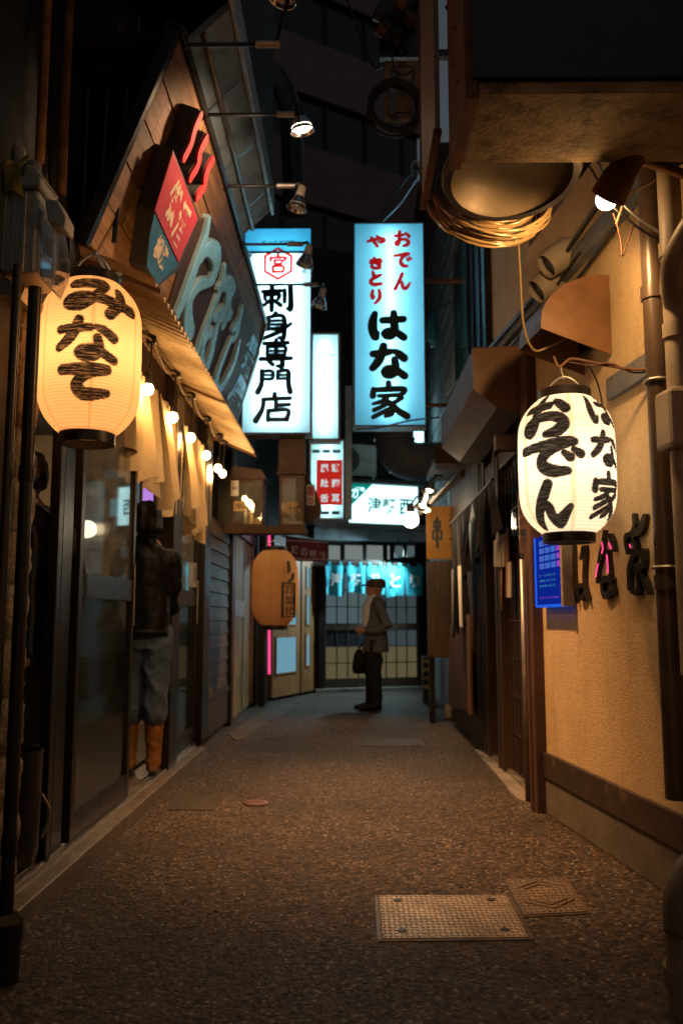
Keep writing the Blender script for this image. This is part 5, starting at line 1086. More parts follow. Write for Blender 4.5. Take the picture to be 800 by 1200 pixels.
for x in (370,382,394): G().box(*[fit(x,0,*S4,W_,H_)[0]-.05, fit(x,0,*S4,W_,H_)[0]+.05], fit(0,531,*S4,W_,H_)[1], fit(0,527,*S4,W_,H_)[1], .001, .004, f).obj('printed_bar', gr, t)
for x in (381,393): G().box(*[fit(x,0,*S4,W_,H_)[0]-.05, fit(x,0,*S4,W_,H_)[0]+.05], fit(0,603,*S4,W_,H_)[1], fit(0,599,*S4,W_,H_)[1], .001, .004, f).obj('printed_bar', gr, t)
a, b = P(404.5,607,Y=10.4), P(412,452,Y=10.4); one(G().box(a.x, b.x, 10.4, 10.6, a.z, b.z), 'sign_post', M_PLASTER, 'pale vertical post right of the red menu sign', 'post', bevel=.005)
# ================================================================== mid left: vent cases on a shelf
XS = -1.24
sh = thing('case_shelf', 'narrow bracket shelf carrying two glazed cases', 'shelf', P(310,622,Y=8.9))
a, b = P(267,622,Y=8.7), P(358,613,Y=8.7); G().box(-1.30, b.x, 8.7, 9.2, a.z, a.z+.04).obj('board', M_BROWND, sh, bevel=.004); G().box(-1.30, b.x, 8.68, 8.70, a.z-.03, a.z+.05).obj('edge', M_BROWND, sh, bevel=.004)
zs = a.z+.041
def case(label, x0, y0, x1, Y, dep, roof):
    a, b = P(x0, 612, Y=Y), P(x1, y0, Y=Y); t = thing('glazed_case', label, 'case', ((a.x+b.x)/2, Y+dep/2, zs)); z1 = b.z
    G().box(a.x+.012, b.x-.012, Y+.012, Y+dep, zs, z1-.01).obj('body', M_WOODD, t)
    for u in (a.x, b.x-.022): G().box(u, u+.022, Y, Y+.02, zs, z1).obj('stile', M_BROWND, t, bevel=.002)
    G().box(a.x+.022, b.x-.022, Y, Y+.02, zs, zs+.03).obj('rail', M_BROWND, t); G().box(a.x+.022, b.x-.022, Y, Y+.02, z1-.03, z1).obj('rail', M_BROWND, t)
    G().box(a.x+.022, b.x-.022, Y+.005, Y+.009, zs+.03, z1-.03).obj('pane', M_GLASS, t)
    if roof: G().prism([(a.x-.02,Y-.02,z1+.002),(b.x+.03,Y-.02,z1+.002),(b.x-.02,Y-.02,z1+.10),(a.x+.02,Y-.02,z1+.14)], (0,dep+.03,0)).obj('roof', M_BROWND, t)
    return t, Fr((0,Y-.001,0), (1,0,0), (0,0,1), (0,-1,0))
t, f = case('left wooden glazed case with price tag on the shelf', 269, 562, 309, 8.72, .42, True)
p = P(275,572,Y=8.71); st = G().box(p.x-.04,p.x+.04,p.z-.08,p.z+.08,0,.003,f).obj('sticker', M_STICK, t); G().text(f, '禁煙', p.x, p.z, .035, .06, .01, off=.004).obj('print', M_INK, st)
p = P(280,593,Y=8.71); st = G().box(p.x-.055,p.x+.055,p.z-.05,p.z+.05,0,.003,f).obj('sticker', M_GOLDP, t); G().text(f, '串', p.x, p.z, .07, .08, .01, off=.004).obj('print', M_INK, st)
a, b = P(297,606,Y=8.71), P(306,563,Y=8.71); G().box(a.x,b.x,a.z,b.z,-.02,.002,f).obj('pale_strip', M_CONCD, t)
t, f = case('right glazed case below the square duct', 327, 557, 357, 8.72, .40, False)
p = P(344,595,Y=8.71); g = G(); g.text(f, '営業中\nやきとり', p.x, p.z, .13, .15, .01, off=.006); g.obj('lettering', M_GOLDP, t)
a, b = P(346,610,Y=8.71), P(355,558,Y=8.71); G().box(a.x,b.x,a.z,b.z,-.02,.001,f).obj('pale_strip', M_CONCD, t)
dk = thing('square_duct', 'square dark sheet-metal duct rising behind the right glazed case', 'duct', P(341,556,Y=8.8))
a, b = P(326,556,Y=8.8), P(357,514,Y=8.8); G().box(a.x,b.x,8.8,9.1,a.z,b.z).obj('duct', M_BROWND, dk, bevel=.006); G().box(a.x-.015,b.x+.015,8.785,9.115,a.z,a.z+.03).obj('flange', M_BROWND, dk)
pts = [P(x, y, Y=8.95) for x, y in ((358,556),(369,572),(376,592),(374,604),(366,612),(358,612))]
kd = thing('side_hood', 'dark slanted hood with pale sticker beside the right case', 'hood', P(366,612,Y=8.95)); G().prism(pts, (0,.3,0)).obj('casing', M_BROWND, kd, bevel=.004)
f = Fr((0,8.945,0), (1,0,0), (0,0,1), (0,-1,0)); a, b = P(359,592,Y=8.945), P(369,568,Y=8.945); st = G().box(a.x,b.x,a.z,b.z,0,.004,f).obj('sticker', M_STICK, kd)
G().lathe([(.018,0),(.032,0),(.032,.003),(.018,.003)], P(364,587,Y=8.938), (0,-1,0), 18, False).obj('print', M_REDP, st); a, b = P(360.5,581,Y=8.94), P(367.5,570,Y=8.94); G().box(a.x,b.x,a.z,b.z,.005,.006,f).obj('print', M_REDP, st)
one(G().box(-1.36,-1.27,8.98,11.9,2.6,4.3), 'upper_cladding', M_DARKWALL, 'dark cladding above the ochre door on the left', 'wall')
# ochre door and its neighbours
od = thing('ochre_house', 'narrow left frontage with ochre panel door beyond the clapboards', 'building', (-1.45,10.2,0))
G().box(-1.7,-1.34,9.1,11.6,0,2.7).obj('wall', M_DARKWALL, od)
dr = G().box(-1.34,-1.27,9.16,11.0,.03,2.02).obj('door', M_YELLOW, od, bevel=.004)
G().box(-1.27,-1.255,9.25,10.05,1.12,1.30).obj('rail', M_STEEL, dr); G().box(-1.275,-1.262,10.08,10.10,.05,2.0).obj('door_gap', M_INK, dr)
for y in (9.25,10.95): G().box(-1.275,-1.25,y-.04,y+.04,.05,2.02).obj('stile', M_WOODL, dr)
G().box(-1.36,-1.22,9.1,11.1,2.02,2.14).obj('lintel', M_BLACKM, od); G().box(-1.36,-1.20,11.0,11.12,0,2.6).obj('post', M_BLACKM, od); G().box(-1.36,-1.10,11.25,11.42,0,2.6).obj('post', M_BLACKM, od)
nn_ = thing('neon_or_glint_tube', 'vertical pink neon tube left of the far wooden doors', 'neon', P(315,790,Y=10.9))
G().tube([P(315.5,626,Y=10.9), P(315.5,790,Y=10.9)], .016, 10).obj('tube', M_PINK, nn_, smooth=True)
for y in (640,735,788): c = P(315.5,y,Y=10.93); G().box(c.x-.03,c.x+.03,10.92,10.98,c.z-.02,c.z+.02).obj('clip', M_BLACKM, nn_)
G().box(P(312,0,Y=10.95).x, P(319,0,Y=10.95).x, 10.95, 10.99, 0, 2.6).obj('batten', M_BLACKM, nn_)
# wooden double doors in the far left corner
w0, w1 = P(318,822,Z=0), P(379,810,Z=0); wu = (w1-w0); WL = wu.length; ff = Fr(w0, wu, (0,0,1)); ff.n = Vector((ff.u.y, -ff.u.x, 0))
wd_ = thing('corner_house', 'far left corner frontage with two honey wood doors', 'building', w0.lerp(w1,.5))
G().box(-.5,WL+.02,0,4.2,-.5,-.06,ff).obj('wall', M_DARKWALL, wd_)
def fdoor(x0, x1, panes):
    u0, u1 = (x0-318)/61*WL, (x1-318)/61*WL; d = G().box(u0,u1,.04,2.08,-.055,0,ff).obj('door', M_WOODL, wd_, bevel=.004)
    for px0, px1, v0, v1 in panes:
        a, b = (px0-318)/61*WL, (px1-318)/61*WL; G().box(a,b,v0,v1,0,.006,ff).obj('pane', M_PANEB, d)
        g = G()
        for q in ((a-.02,a,v0-.02,v1+.02),(b,b+.02,v0-.02,v1+.02),(a,b,v0-.02,v0),(a,b,v1,v1+.02)): g.box(*q, 0, .018, ff)
        g.obj('glazing_bead', M_WOODL, d)
    return d
fdoor(318.5,349,((322,344,.36,.84),(322,344,1.02,1.85))); fdoor(351,369,((356,360,.42,.86),(356,360,1.02,1.44),(356,360,1.55,1.85)))
G().box((369.5-318)/61*WL,WL,.0,2.3,-.055,.01,ff).obj('door_post', M_WOODD, wd_); G().box(0,WL,2.1,2.3,-.055,.02,ff).obj('lintel', M_WOODD, wd_)
bn = thing('maroon_banner', 'maroon banner with white characters above the far wooden doors', 'banner', P(359,660,Y=11.2))
b0, b1 = P(334,657,Y=11.2), P(384,664,Y=11.5); tp = P(334,629,Y=11.2).z-b0.z
fb = Fr(b0, Vector((b1.x-b0.x, b1.y-b0.y, 0)), (0,0,1)); fb.n = Vector((fb.u.y, -fb.u.x, 0)); LB = (b1-b0).length
def bnf(a, b): return fb.p(LB*a, tp*b-.06*a*b, .012*math.sin(a*9+b*2))
G().sheet(bnf, 30, 8).obj('cloth', M_CLOTHM, bn, smooth=True, fix=False); g = G()
for k, ch in enumerate('豚の味珍'): g.text(fb, ch, LB*(.2+.22*k), tp*.45-.02*k, .11, .10, .02, off=.02)
g.obj('lettering', M_WHITEC, bn); g = G(); g.box(0,LB,tp*.82,tp*.86,.016,.018,fb); g.box(0,LB,tp*.08,tp*.12,.016,.018,fb); g.obj('stripe', M_WHITEC, bn)
G().tube([fb.p(-.05,tp+.01,0), fb.p(LB+.05,tp-.05,0)], .012, 6).obj('rod', M_WOODD, bn)
# ================================================================== far facade
F0 = P(376,812,Z=0); F0 = Vector((F0.x, F0.y, 0)); F1 = Vector((1.55, F0.y+.75, 0)); fu = F1-F0
fc = Fr(F0, fu, (0,0,1)); fc.n = Vector((fc.u.y, -fc.u.x, 0))
def fpx(x, y, c=0): q = PP(x, y, fc.p(0,0,c), fc.n); a, b, _ = fc.inv(q); return a, b
far = thing('far_tavern', 'tavern across the end of the alley with lattice doors', 'building', fc.p(.8,0,0))
G().box(-.4,2.6,0,7.0,-.6,-.10,fc).obj('wall', M_DARKWALL, far)
G().box(-.1,2.4,-.02,.06,-.10,.06,fc).obj('step', M_CONC, far, bevel=.006)
(xa, zt), (xb, _) = fpx(380,664), fpx(491,664)
zt = 1.86; ncol, nrow = 7, 6; cw = (xb-xa)/ncol
mr = random.Random(21)
for leaf in range(2):
    a0 = xa+(xb-xa)*(.0 if leaf == 0 else .50); a1 = xa+(xb-xa)*(.50 if leaf == 0 else 1.0); c = -.06+leaf*.035
    d = G().box(a0,a0+.045,.06,zt,c-.02,c+.02,fc).obj('lattice_door', M_WOODD, far, bevel=.002)
    G().box(a1-.045,a1,.06,zt,c-.02,c+.02,fc).obj('stile', M_WOODD, d)
    for v0, v1 in ((.06,.19),(.93,1.02),(zt-.05,zt)): G().box(a0+.045,a1-.045,v0,v1,c-.018,c+.018,fc).obj('rail', M_WOODD, d)
    nc_ = 4; w_ = (a1-a0-.09)/nc_
    bands = [(.19,.43),(.43,.68),(.68,.93),(1.02,1.28),(1.28,1.54),(1.54,zt-.05)]
    for i in range(nc_):
        for j, (v0, v1) in enumerate(bands):
            m = M_FROSTY if j < 2 else (M_FROSTB if leaf == 0 else M_FROSTD)
            if leaf == 0 and j == 2: m = M_TWRWIN
            G().box(a0+.045+i*w_+.008, a0+.045+(i+1)*w_-.008, v0+.008, v1-.008, c-.006, c-.001, fc).obj('pane', m, d)
        if i: G().box(a0+.045+i*w_-.009, a0+.045+i*w_+.009, .19, zt-.05, c-.012, c+.012, fc).obj('muntin', M_WOODD, d)
    for v0, _ in bands[1:]:
        if v0 not in (1.02,): G().box(a0+.045, a1-.045, v0-.008, v0+.008, c-.010, c+.010, fc).obj('muntin', M_WOODD, d)
G().box(xb,xb+.12,0,2.0,-.1,.03,fc).obj('door_post', M_BLACKM, far); G().box(xa-.1,xa,0,2.0,-.1,.03,fc).obj('door_post', M_BLACKM, far)
G().box(xa-.2,xb+.6,1.86,1.99,-.1,.04,fc).obj('lintel', M_WOODD, far, bevel=.004)
for x0, x1 in ((384,400),(403,426),(429,450),(453,458)):
    (a, b), (c_, d_) = fpx(x0,657), fpx(x1,638); wn = G().box(a,c_,b,d_,-.1,-.02,fc).obj('transom_window', M_BLACKM, far); G().box(a+.02,c_-.02,b+.02,d_-.02,-.02,-.014,fc).obj('pane', M_FROSTW, wn)
(_, zc0), (_, zc1) = fpx(430,634), fpx(430,621)
G().box(xa-.2,xb+.9,zc0,zc1,-.1,.10,fc).obj('cornice', M_PLASTER, far, bevel=.006); G().box(xa-.2,xb+.9,zc1+.002,zc1+.09,-.1,.14,fc).obj('cornice', M_STEEL, far, bevel=.006)
for k, x in enumerate((467,481)):
    c = fc.p(*fpx(x,646,.25), .25); t = thing('flood_lamp', ('left','right')[k]+' lamp of the twin floodlights over the turquoise curtain', 'lamp', c, 'twin floodlights')
    G().box(c.x-.075,c.x+.075,c.y-.02,c.y+.10,c.z-.10,c.z+.12).obj('housing', M_BLACKM, t, bevel=.012); G().box(c.x-.055,c.x+.055,c.y-.024,c.y-.021,c.z-.08,c.z+.08).obj('lens', M_FROSTB, t)
    G().tube([c+Vector((0,.08,.1)), c+Vector((0,.2,.22))], .015, 8).obj('arm', M_BLACKM, t); lamp('flood_light', 'SPOT', c+Vector((0,-.08,-.02)), 110, (.62,.92,1.0), t, .05, fc.p(.55,1.5,.12)+Vector((-.05-.25*(1-k),-.12,-.2)), 130, .8)
# turquoise curtain
tc_ = thing('turquoise_curtain', 'turquoise split curtain with white characters over the lattice doors', 'curtain', fc.p((xa+xb)/2,1.4,.12))
zt2 = fpx(435,663,.12)[1]; zb2 = fpx(435,697,.12)[1]
G().tube([fc.p(xa-.08,zt2+.03,.12), fc.p(xb+.08,zt2+.03,.12)], .013, 8).obj('rod', M_WOODD, tc_)
rs = random.Random(9); n5 = 5
for k in range(n5):
    a0 = xa-.02+(xb-xa+.04)*k/n5; a1 = xa-.02+(xb-xa+.04)*(k+.965)/n5; ph = rs.uniform(0,6); dz = rs.uniform(-.03,.03)
    def tf(a, b, a0=a0, a1=a1, ph=ph, dz=dz, e=0): return fc.p(a0+(a1-a0)*(.5+(a-.5)*(1-.10*(1-b))), zb2+dz+(zt2-zb2-dz)*b+.02*(1-b)*math.sin(a*3+ph), .12+e+.022*math.sin(a*8+ph)*(1-b*.7))
    cl = G().sheet(tf, 16, 8).obj('cloth_strip', M_CLOTHT, tc_, smooth=True, fix=False)
    for l_ in (.18,.75): G().box(a0+(a1-a0)*l_-.02, a0+(a1-a0)*l_+.02, zt2, zt2+.05, .10, .14, fc).obj('loop', M_CLOTHT, cl)
    lf_ = Fr(fc.p((a0+a1)/2,(zt2+zb2)/2,.148), fc.u, (0,0,1), fc.n); G().text(lf_, '津軽ひとり'[k], 0, 0, .20, .17, .02).obj('lettering', M_WHITEC, cl)
# sign over the far tavern
(sa, sb_), (sc1, sd1) = fpx(409,612,.3), fpx(489,571,.3)
t = thing('far_lit_sign', 'white lit sign with green triangle and teal kanji above the far tavern', 'sign', fc.p(sa,sb_,.3)); f = Fr(fc.p(sa,sb_,.3), fc.u, (0,0,1), fc.n); W_, H_ = sc1-sa, sd1-sb_
G().box(-.03,W_+.03,-.03,H_+.03,-.26,-.005,f).obj('frame', M_PVC, t, bevel=.004)
M_FARS = em('lit_far_sign_face', (.55,.95,1.0), 2.2); G().box(0,W_,0,H_,-.004,.0,f).obj('acrylic_face', M_FARS, t)
G().prism([f.p(0,H_,.001), f.p(W_*.33,H_,.001), f.p(0,H_*.38,.001)], f.n*.004).obj('green_triangle', em('lit_green_acrylic', (.0,.30,.24), .75), t)
gk = em('lit_teal_lettering', (.0,.16,.15), .7)
G().text(f, '津', W_*.36, H_*.47, H_*.42, H_*.40, .02, off=.004).obj('lettering', gk, t); G().text(f, '軽', W_*.58, H_*.46, H_*.42, H_*.40, .02, off=.004).obj('lettering', gk, t); G().text(f, '西', W_*.82, H_*.46, H_*.42, H_*.38, .02, off=.004).obj('lettering', gk, t)
G().text(f, 'の', W_*.07, H_*.74, H_*.24, H_*.22, .02, off=.008).obj('lettering', M_FARS, t); G().text(f, '酒場', W_*.15, H_*.86, H_*.11, H_*.26, .02, off=.008).obj('lettering', M_FARS, t)
# air-conditioning unit, bent duct, ledge
ledge_z = fpx(430,563,.3)[1]
one(G().box(sa-.2,sc1+.6,ledge_z-.06,ledge_z,-.1,.45,fc), 'ledge', M_CONCD, 'dark ledge above the far lit sign', 'ledge', bevel=.005)
(a, b), (c_, d_) = fpx(411,560,.45), fpx(441,522,.45)
ac = thing('air_conditioner', 'white outdoor air-conditioning unit on the ledge above the far sign', 'air conditioner', fc.p(a,ledge_z,.3)); b = ledge_z+.04
G().box(a-.25,c_,b,d_,.12,.45,fc).obj('casing', M_WHITEP, ac, bevel=.01)
fcx = Fr(fc.p(a-.06,(b+d_)/2,.452), fc.u, (0,0,1), fc.n)
for r in (.05,.10,.15,.19): G().tube([fcx.p(math.cos(t_)*r, math.sin(t_)*r, .008) for t_ in np.linspace(0,6.283,25)[:-1]], .006, 5, True).obj('grille_ring', M_STEEL, ac)
G().lathe([(.001,.002),(.20,.002),(.20,.004),(.001,.004)], fcx.p(0,0,0), fc.n, 28).obj('fan_opening', M_INK, ac)
for x in (a-.2, c_-.05): G().box(x-.02,x+.02,ledge_z,b,.15,.44,fc).obj('foot', M_STEEL, ac)
bd_ = thing('bent_duct', 'large dark sheet-metal duct with a quarter bend above the far sign', 'duct', P(470,560,Y=11.2))
q = [P(x, y, Y=11.2) for x, y in ((462,498),(462,515),(465,528),(473,537),(486,541),(500,541),(524,541))]
G().tube(smooth3(q,4), .26, 20).obj('tube', M_GREYB, bd_, smooth='auto')
for i in (1,3): G().tube([q[i]+Vector((math.cos(t_)*.27, math.sin(t_)*.27, 0)) if i == 1 else q[i]+Vector((math.cos(t_)*.19, math.sin(t_)*.27, math.cos(t_)*.19)) for t_ in np.linspace(0,6.283,25)[:-1]], .012, 6, True).obj('seam_ring', M_STEEL, bd_)
sm_ = thing('small_far_sign', 'small white lit sign with a red foot above the bent duct', 'sign', P(487,521,Y=11.9)); a, b = P(480,521,Y=11.9), P(496,500,Y=11.9)
G().box(a.x,b.x,11.9,12.0,a.z,b.z+.3).obj('box', M_FARS, sm_); G().box(a.x+.01,a.x+.06,11.892,11.9,a.z,a.z+.06).obj('print', M_REDP, sm_)
# right: wooden 串 sign, lamps
ks = thing('skewer_sign', 'glowing orange wooden sign with black characters on the right', 'sign', P(517,655,Y=9.2))
a, b = P(500,655,Y=9.2), P(534,593,Y=9.2); f = Fr(a, (1,0,0), (0,0,1), (0,-1,0)); W_, H_ = b.x-a.x, b.z-a.z
G().box(0,W_,0,H_,-.06,0,f).obj('board', M_KUSHI, ks, bevel=.005); G().glyph(f, '串', W_*.14, H_*.22, W_*.42, H_*.56, .013, .003).obj('lettering', M_INK, ks)
for k, ch in enumerate('フライ'): G().text(f, ch, W_*.80, H_*(.78-.2*k), H_*.13, W_*.16, .02, off=.004).obj('lettering', M_INK, ks)
a, b = P(500,770,Y=9.25), P(531,657,Y=9.25); G().box(0.0,b.x-a.x,-(b.z-a.z)-.02,-.02,-.10,-.01,f).obj('back_board', M_WOODD, ks, bevel=.005)
a, b = P(503,835,Y=9.3), P(509,768,Y=9.3); one(G().box(a.x,b.x,9.28,9.36,0,b.z), 'timber_post', M_BLACKM, 'dark post under the glowing skewer sign', 'post', bevel=.005)
cr = thing('beer_crate', 'dark crate with yellow slats at the far right of the alley', 'crate', P(502,812,Y=11.4)); a, b = P(496,812,Y=11.4), P(508,770,Y=11.4)
for k in range(4): G().box(a.x,b.x,11.38,11.40,a.z+.06+k*.11,a.z+.10+k*.11).obj('slat', M_YELLOW, cr)
G().box(a.x,b.x,11.40,11.7,0,b.z).obj('body', M_BLACKM, cr)
one(G().lathe([(.045,0),(.06,.02),(.06,.12),(.045,.15),(.001,.15)], P(525,842,Z=0)+Vector((.02,0,0)), n=14), 'small_pot', M_STICK, 'small pale pot at the foot of the timber wall', 'pot', smooth='auto')
# eave beam with clip lamps
ev = thing('eave', 'dark timber eave with sheet-metal soffit over the skewer sign', 'eave', P(520,560,Y=8.6))
G().prism([P(488,600,Y=9.0), P(535,556,Y=7.6), P(540,552,Y=7.6), P(540,560,Y=7.6), P(492,604,Y=9.0)], (.04,0,.02)).obj('rafter', M_WOODD, ev)
a, b = P(505,585,Y=8.9), P(548,552,Y=8.9); G().box(a.x, 1.15, 8.3, 9.4, b.z-.02, b.z+.06).obj('soffit', M_STEEL, ev, bevel=.004); G().box(a.x-.02, 1.15, 8.28, 8.30, b.z-.03, b.z+.16).obj('fascia', M_WOODD, ev)
gl = thing('globe_lamp', 'bright round globe bulb beside the skewer sign', 'lamp', P(481,608,Y=8.9)); c = P(481,609,Y=8.9)
G().ball(c, .085, 20).obj('globe', M_GLOBE, gl, smooth=True); G().lathe([(.04,0),(.045,.05),(.03,.09)], c+Vector((0,0,.075)), n=14).obj('socket', M_BLACKM, gl, smooth='auto')
G().tube([c+Vector((0,0,.15)), c+Vector((.06,0,.24)), c+Vector((.3,0,.26))], .012, 8).obj('arm', M_BLACKM, gl, smooth=True); lamp('globe_light', 'POINT', c+Vector((0,-.13,-.05)), 11, (1.0,.74,.42), gl, .06)
for x, y, lb in ((505,568,'upper silver clip spotlight above the skewer sign'), (497,586,'lower silver clip spotlight next to the globe lamp')):
    L_ = P(x, y, Y=8.7); t = thing('clip_lamp', lb, 'lamp', L_, 'clip spotlights under the right eave'); d = Vector((-.28,-.25,-.9)).normalized()
    G().lathe([(.02,-.06),(.03,-.05),(.035,.0),(.085,.09),(.09,.095),(.082,.09),(.03,.01),(.001,.005)], L_, d, 20).obj('reflector', M_CHROME, t, smooth='auto'); G().ball(L_+d*.05, .04, 12).obj('bulb', M_GLOBE, t, smooth=True)
    G().tube([L_-d*.05, L_-d*.09+Vector((.03,0,.02)), L_+Vector((.12,.05,.10))], .012, 8).obj('arm', M_BLACKM, t); lamp('clip_light', 'SPOT', L_+d*.11, 120, (1.0,.56,.24), t, .03, L_+d*2, 110, .8)
bb = thing('plastic_bag', 'blue plastic bag hanging from the upper right wall', 'bag', P(507,408,Y=9.2)); c = P(507,385,Y=9.2)
G().loft([(c+Vector((0,0,.22)),(.02,0,0),(0,.02,0)),(c+Vector((0,0,.12)),(.05,0,0),(0,.05,0)),(c,(.075,0,0),(0,.08,0)),(c-Vector((0,0,.12)),(.07,.01,0),(0,.08,0)),(c-Vector((0,0,.20)),(.03,0,0),(0,.05,0))],16).obj('bag', M_BLUEBAG, bb, smooth=True)
G().tube([c+Vector((0,0,.21)), c+Vector((.2,0,.30)), c+Vector((.5,0,.32))], .008, 6).obj('string', M_CABLE, bb)
rope([P(440,262,Y=8.2), P(462,228,Y=7.8), P(484,202,Y=7.4), P(500,196,Y=7.0)], .010, 'cable', M_CABLE, 'stay cable from the blue sign up to the right', 'cable')
cw_ = P(490,205,Y=8.0); rope([P(484,206,Y=8), P(482,196,Y=8), P(488,190,Y=8), P(495,212,Y=8), P(502,232,Y=8)], .022, 'bent_conduit', M_STEEL, 'bent grey conduit at the upper right wall', 'pipe')
pipe('spare_duct', 'dim vertical vent pipe bending off the left upper storey', [Vector(v) for v in smooth3([P(345,250,Y=9.5),P(342,160,Y=9.5),P(335,110,Y=9.5),P(318,85,Y=9.5),P(290,85,Y=9.5)],5)], .13, M_BLACKM, ())
# ================================================================== dark tower behind
tw0 = Vector((1.75,21.0,0)); td = Vector((-.848,-.53,0)).normalized(); tf_ = Fr(tw0, td, (0,0,1)); tf_.n = Vector((td.y, -td.x, 0))
if tf_.n.y > 0: tf_.n = -tf_.n
tw = thing('office_tower', 'dark brown office block with window bands behind the signs', 'building', tw0+td*6)
G().box(0,16,0,30,-10,0,tf_).obj('wall', M_TWRWIN, tw)
z = 5.3-2.7*1
k = 0
while z < 29:
    G().box(-.05,16.05,z,z+1.45,-10.05,.15,tf_).obj('spandrel', M_SPANDREL, tw)
    for i in range(14): G().box(.45+i*1.15,.53+i*1.15,z+1.45,z+2.75,-.05,.06,tf_).obj('mullion', M_BLACKM, tw)
    z += 2.75
# neighbouring dark blocks closing the side lanes
one(G().box(1.25,6,13.4,22,0,9), 'side_block', M_DARKWALL, 'dark block closing the lane at the far right', 'building')
one(G().box(-7,-1.9,9.6,16,0,9), 'side_block', M_DARKWALL, 'dark block behind the far left corner', 'building')
# ================================================================== people
def V3(*a): return Vector(a)
def person(label, loc, yaw, sl=1.): 
    t = thing('person', label, 'person', loc); c, s = math.cos(yaw), math.sin(yaw); L_ = Vector(loc)
    def q(f, l, z): return L_+Vector((c*f-s*l*sl, s*f+c*l*sl, z))            # f forward, l to the person's left, z up
    def ax(f, l, z=0): return Vector((c*f-s*l*sl, s*f+c*l*sl, z))
    return t, q, ax
def limb(g, pts): # (point, radius)
    g.loft([(p, u_*r, v_*r) for (p, r), (u_, v_) in zip(pts, [ortho((pts[min(i+1, len(pts)-1)][0]-pts[max(i-1, 0)][0])) for i in range(len(pts))])], 12); 
    for p, r in (pts[0], pts[-1]): g.ball(p, r*.98, 10)
def head(t, q, ax, z, hair, cap=None, tilt=0., longhair=False):
    g = G(); r = .078
    g.loft([(q(.0,0,z-.19), ax(.055,0), ax(0,.055)), (q(.0,0,z-.10), ax(.058,0), ax(0,.056))], 12)
    g.loft([(q(.03,0,z-.125), ax(.035,0), ax(0,.03)), (q(.02,0,z-.10), ax(.075,0), ax(0,.055)), (q(.01,0,z-.05), ax(.092,0), ax(0,.070)), (q(.0,0,z+.0), ax(.100,0), ax(0,.076)), (q(-.005,0,z+.05), ax(.096,0), ax(0,.074)), (q(-.01,0,z+.09), ax(.070,0), ax(0,.055)), (q(-.01,0,z+.105), ax(.03,0), ax(0,.025))], 14)
    g.loft([(q(.098,0,z+.01), ax(.006,0), ax(0,.008)), (q(.112,0,z-.02), ax(.014,0), ax(0,.012)), (q(.105,0,z-.04), ax(.012,0), ax(0,.014))], 8)  # nose
    g.loft([(q(.09,0,z-.065), ax(.012,0), ax(0,.022)), (q(.09,0,z-.08), ax(.012,0), ax(0,.020))], 8)          # mouth
    for s in (-1,1): g.loft([(q(-.005,s*.076,z+.015), ax(.018,0), ax(0,.008)), (q(0,s*.080,z-.01), ax(.020,0), ax(0,.010)), (q(.005,s*.076,z-.035), ax(.010,0), ax(0,.006))], 8)
    return g
def arm_hand(g, q, ax, pts): limb(g, pts)
def hand(g, p, d, side, r=.0085):
    """palm with four curled fingers and a thumb"""
    d = Vector(d).normalized(); u, v = ortho(d)
    g.loft([(p, u*.022, v*.030), (p+d*.04, u*.020, v*.040), (p+d*.085, u*.015, v*.040)], 10)
    for k in range(4):
        b = p+d*.08+v*(-.030+.02*k); l_ = (.052,.066,.070,.058)[k]
        g.tube([b, b+d*l_*.45+u*side*.010, b+d*l_*.75+u*side*.030, b+d*l_*.7+u*side*.048], [r,r*.95,r*.9,r*.75], 7)
    g.tube([p+d*.02+v*.032, p+d*.05+v*.058, p+d*.08+v*.060], [r*1.15,r*1.05,r*.8], 7)
# --- man in flat cap at the end of the alley, seen from his right... facing left
mp0 = P(440,832,Z=0); mp0 = Vector((mp0.x, mp0.y, 0))
t, q, ax = person('man in flat cap and charcoal blazer standing at the end of the alley', mp0, math.pi*1.02)
g = head(t, q, ax, 1.475, None); hd_g = g
hand(g, q(.155,.13,.955), ax(.55,-.35,.1), 1); hand(g, q(.10,-.22,.80), ax(.1,0,-1), 1)
limb(g, [(q(-.12,.20,.99),.038), (q(.0,.19,.965),.034), (q(.15,.135,.955),.027)]); limb(g, [(q(-.02,-.22,1.05),.04), (q(.08,-.22,.82),.028)])
g.loft([(q(0,0,1.30), ax(.07,0), ax(0,.10)), (q(0,0,1.39), ax(.055,0), ax(0,.06))], 12); limb(g, [(q(0,.09,.75),.06),(q(0,.09,.15),.05)]); limb(g, [(q(0,-.09,.75),.06),(q(0,-.09,.15),.05)]); g.loft([(q(0,0,.7), ax(.08,0), ax(0,.13)),(q(0,0,1.32), ax(.08,0), ax(0,.12))],12)
blob(g, 'body', M_SKIN, t, .0075, 3)
g = G()  # trousers
for s, fx in ((1,.0),(-1,.04)): limb(g, [(q(.0,s*.085,.84),.105), (q(fx*.3+.01,s*.09,.60),.094), (q(fx*.5+.02,s*.09,.45),.080), (q(fx,s*.09,.25),.074), (q(fx,s*.09,.085),.070)])
g.loft([(q(0,0,.74), ax(.115,0), ax(0,.17)), (q(0,0,.92), ax(.12,0), ax(0,.165))], 14); blob(g, 'trousers', M_BLACKC, t, .014, 5, fold=.012)
g = G()  # jacket
g.loft([(q(-.015,0,.69), ax(.155,0), ax(0,.195)), (q(-.01,0,.80), ax(.150,0), ax(0,.19)), (q(.0,0,.97), ax(.135,0), ax(0,.175)), (q(.0,0,1.15), ax(.135,0), ax(0,.185)), (q(-.015,0,1.27), ax(.120,0), ax(0,.19)), (q(-.02,0,1.345), ax(.075,0), ax(0,.12)), (q(-.015,0,1.375), ax(.06,0), ax(0,.075))], 18)
limb(g, [(q(-.015,.185,1.29),.066), (q(-.07,.215,1.15),.062), (q(-.13,.225,1.00),.060), (q(-.06,.215,.965),.054), (q(.10,.16,.955),.044)])
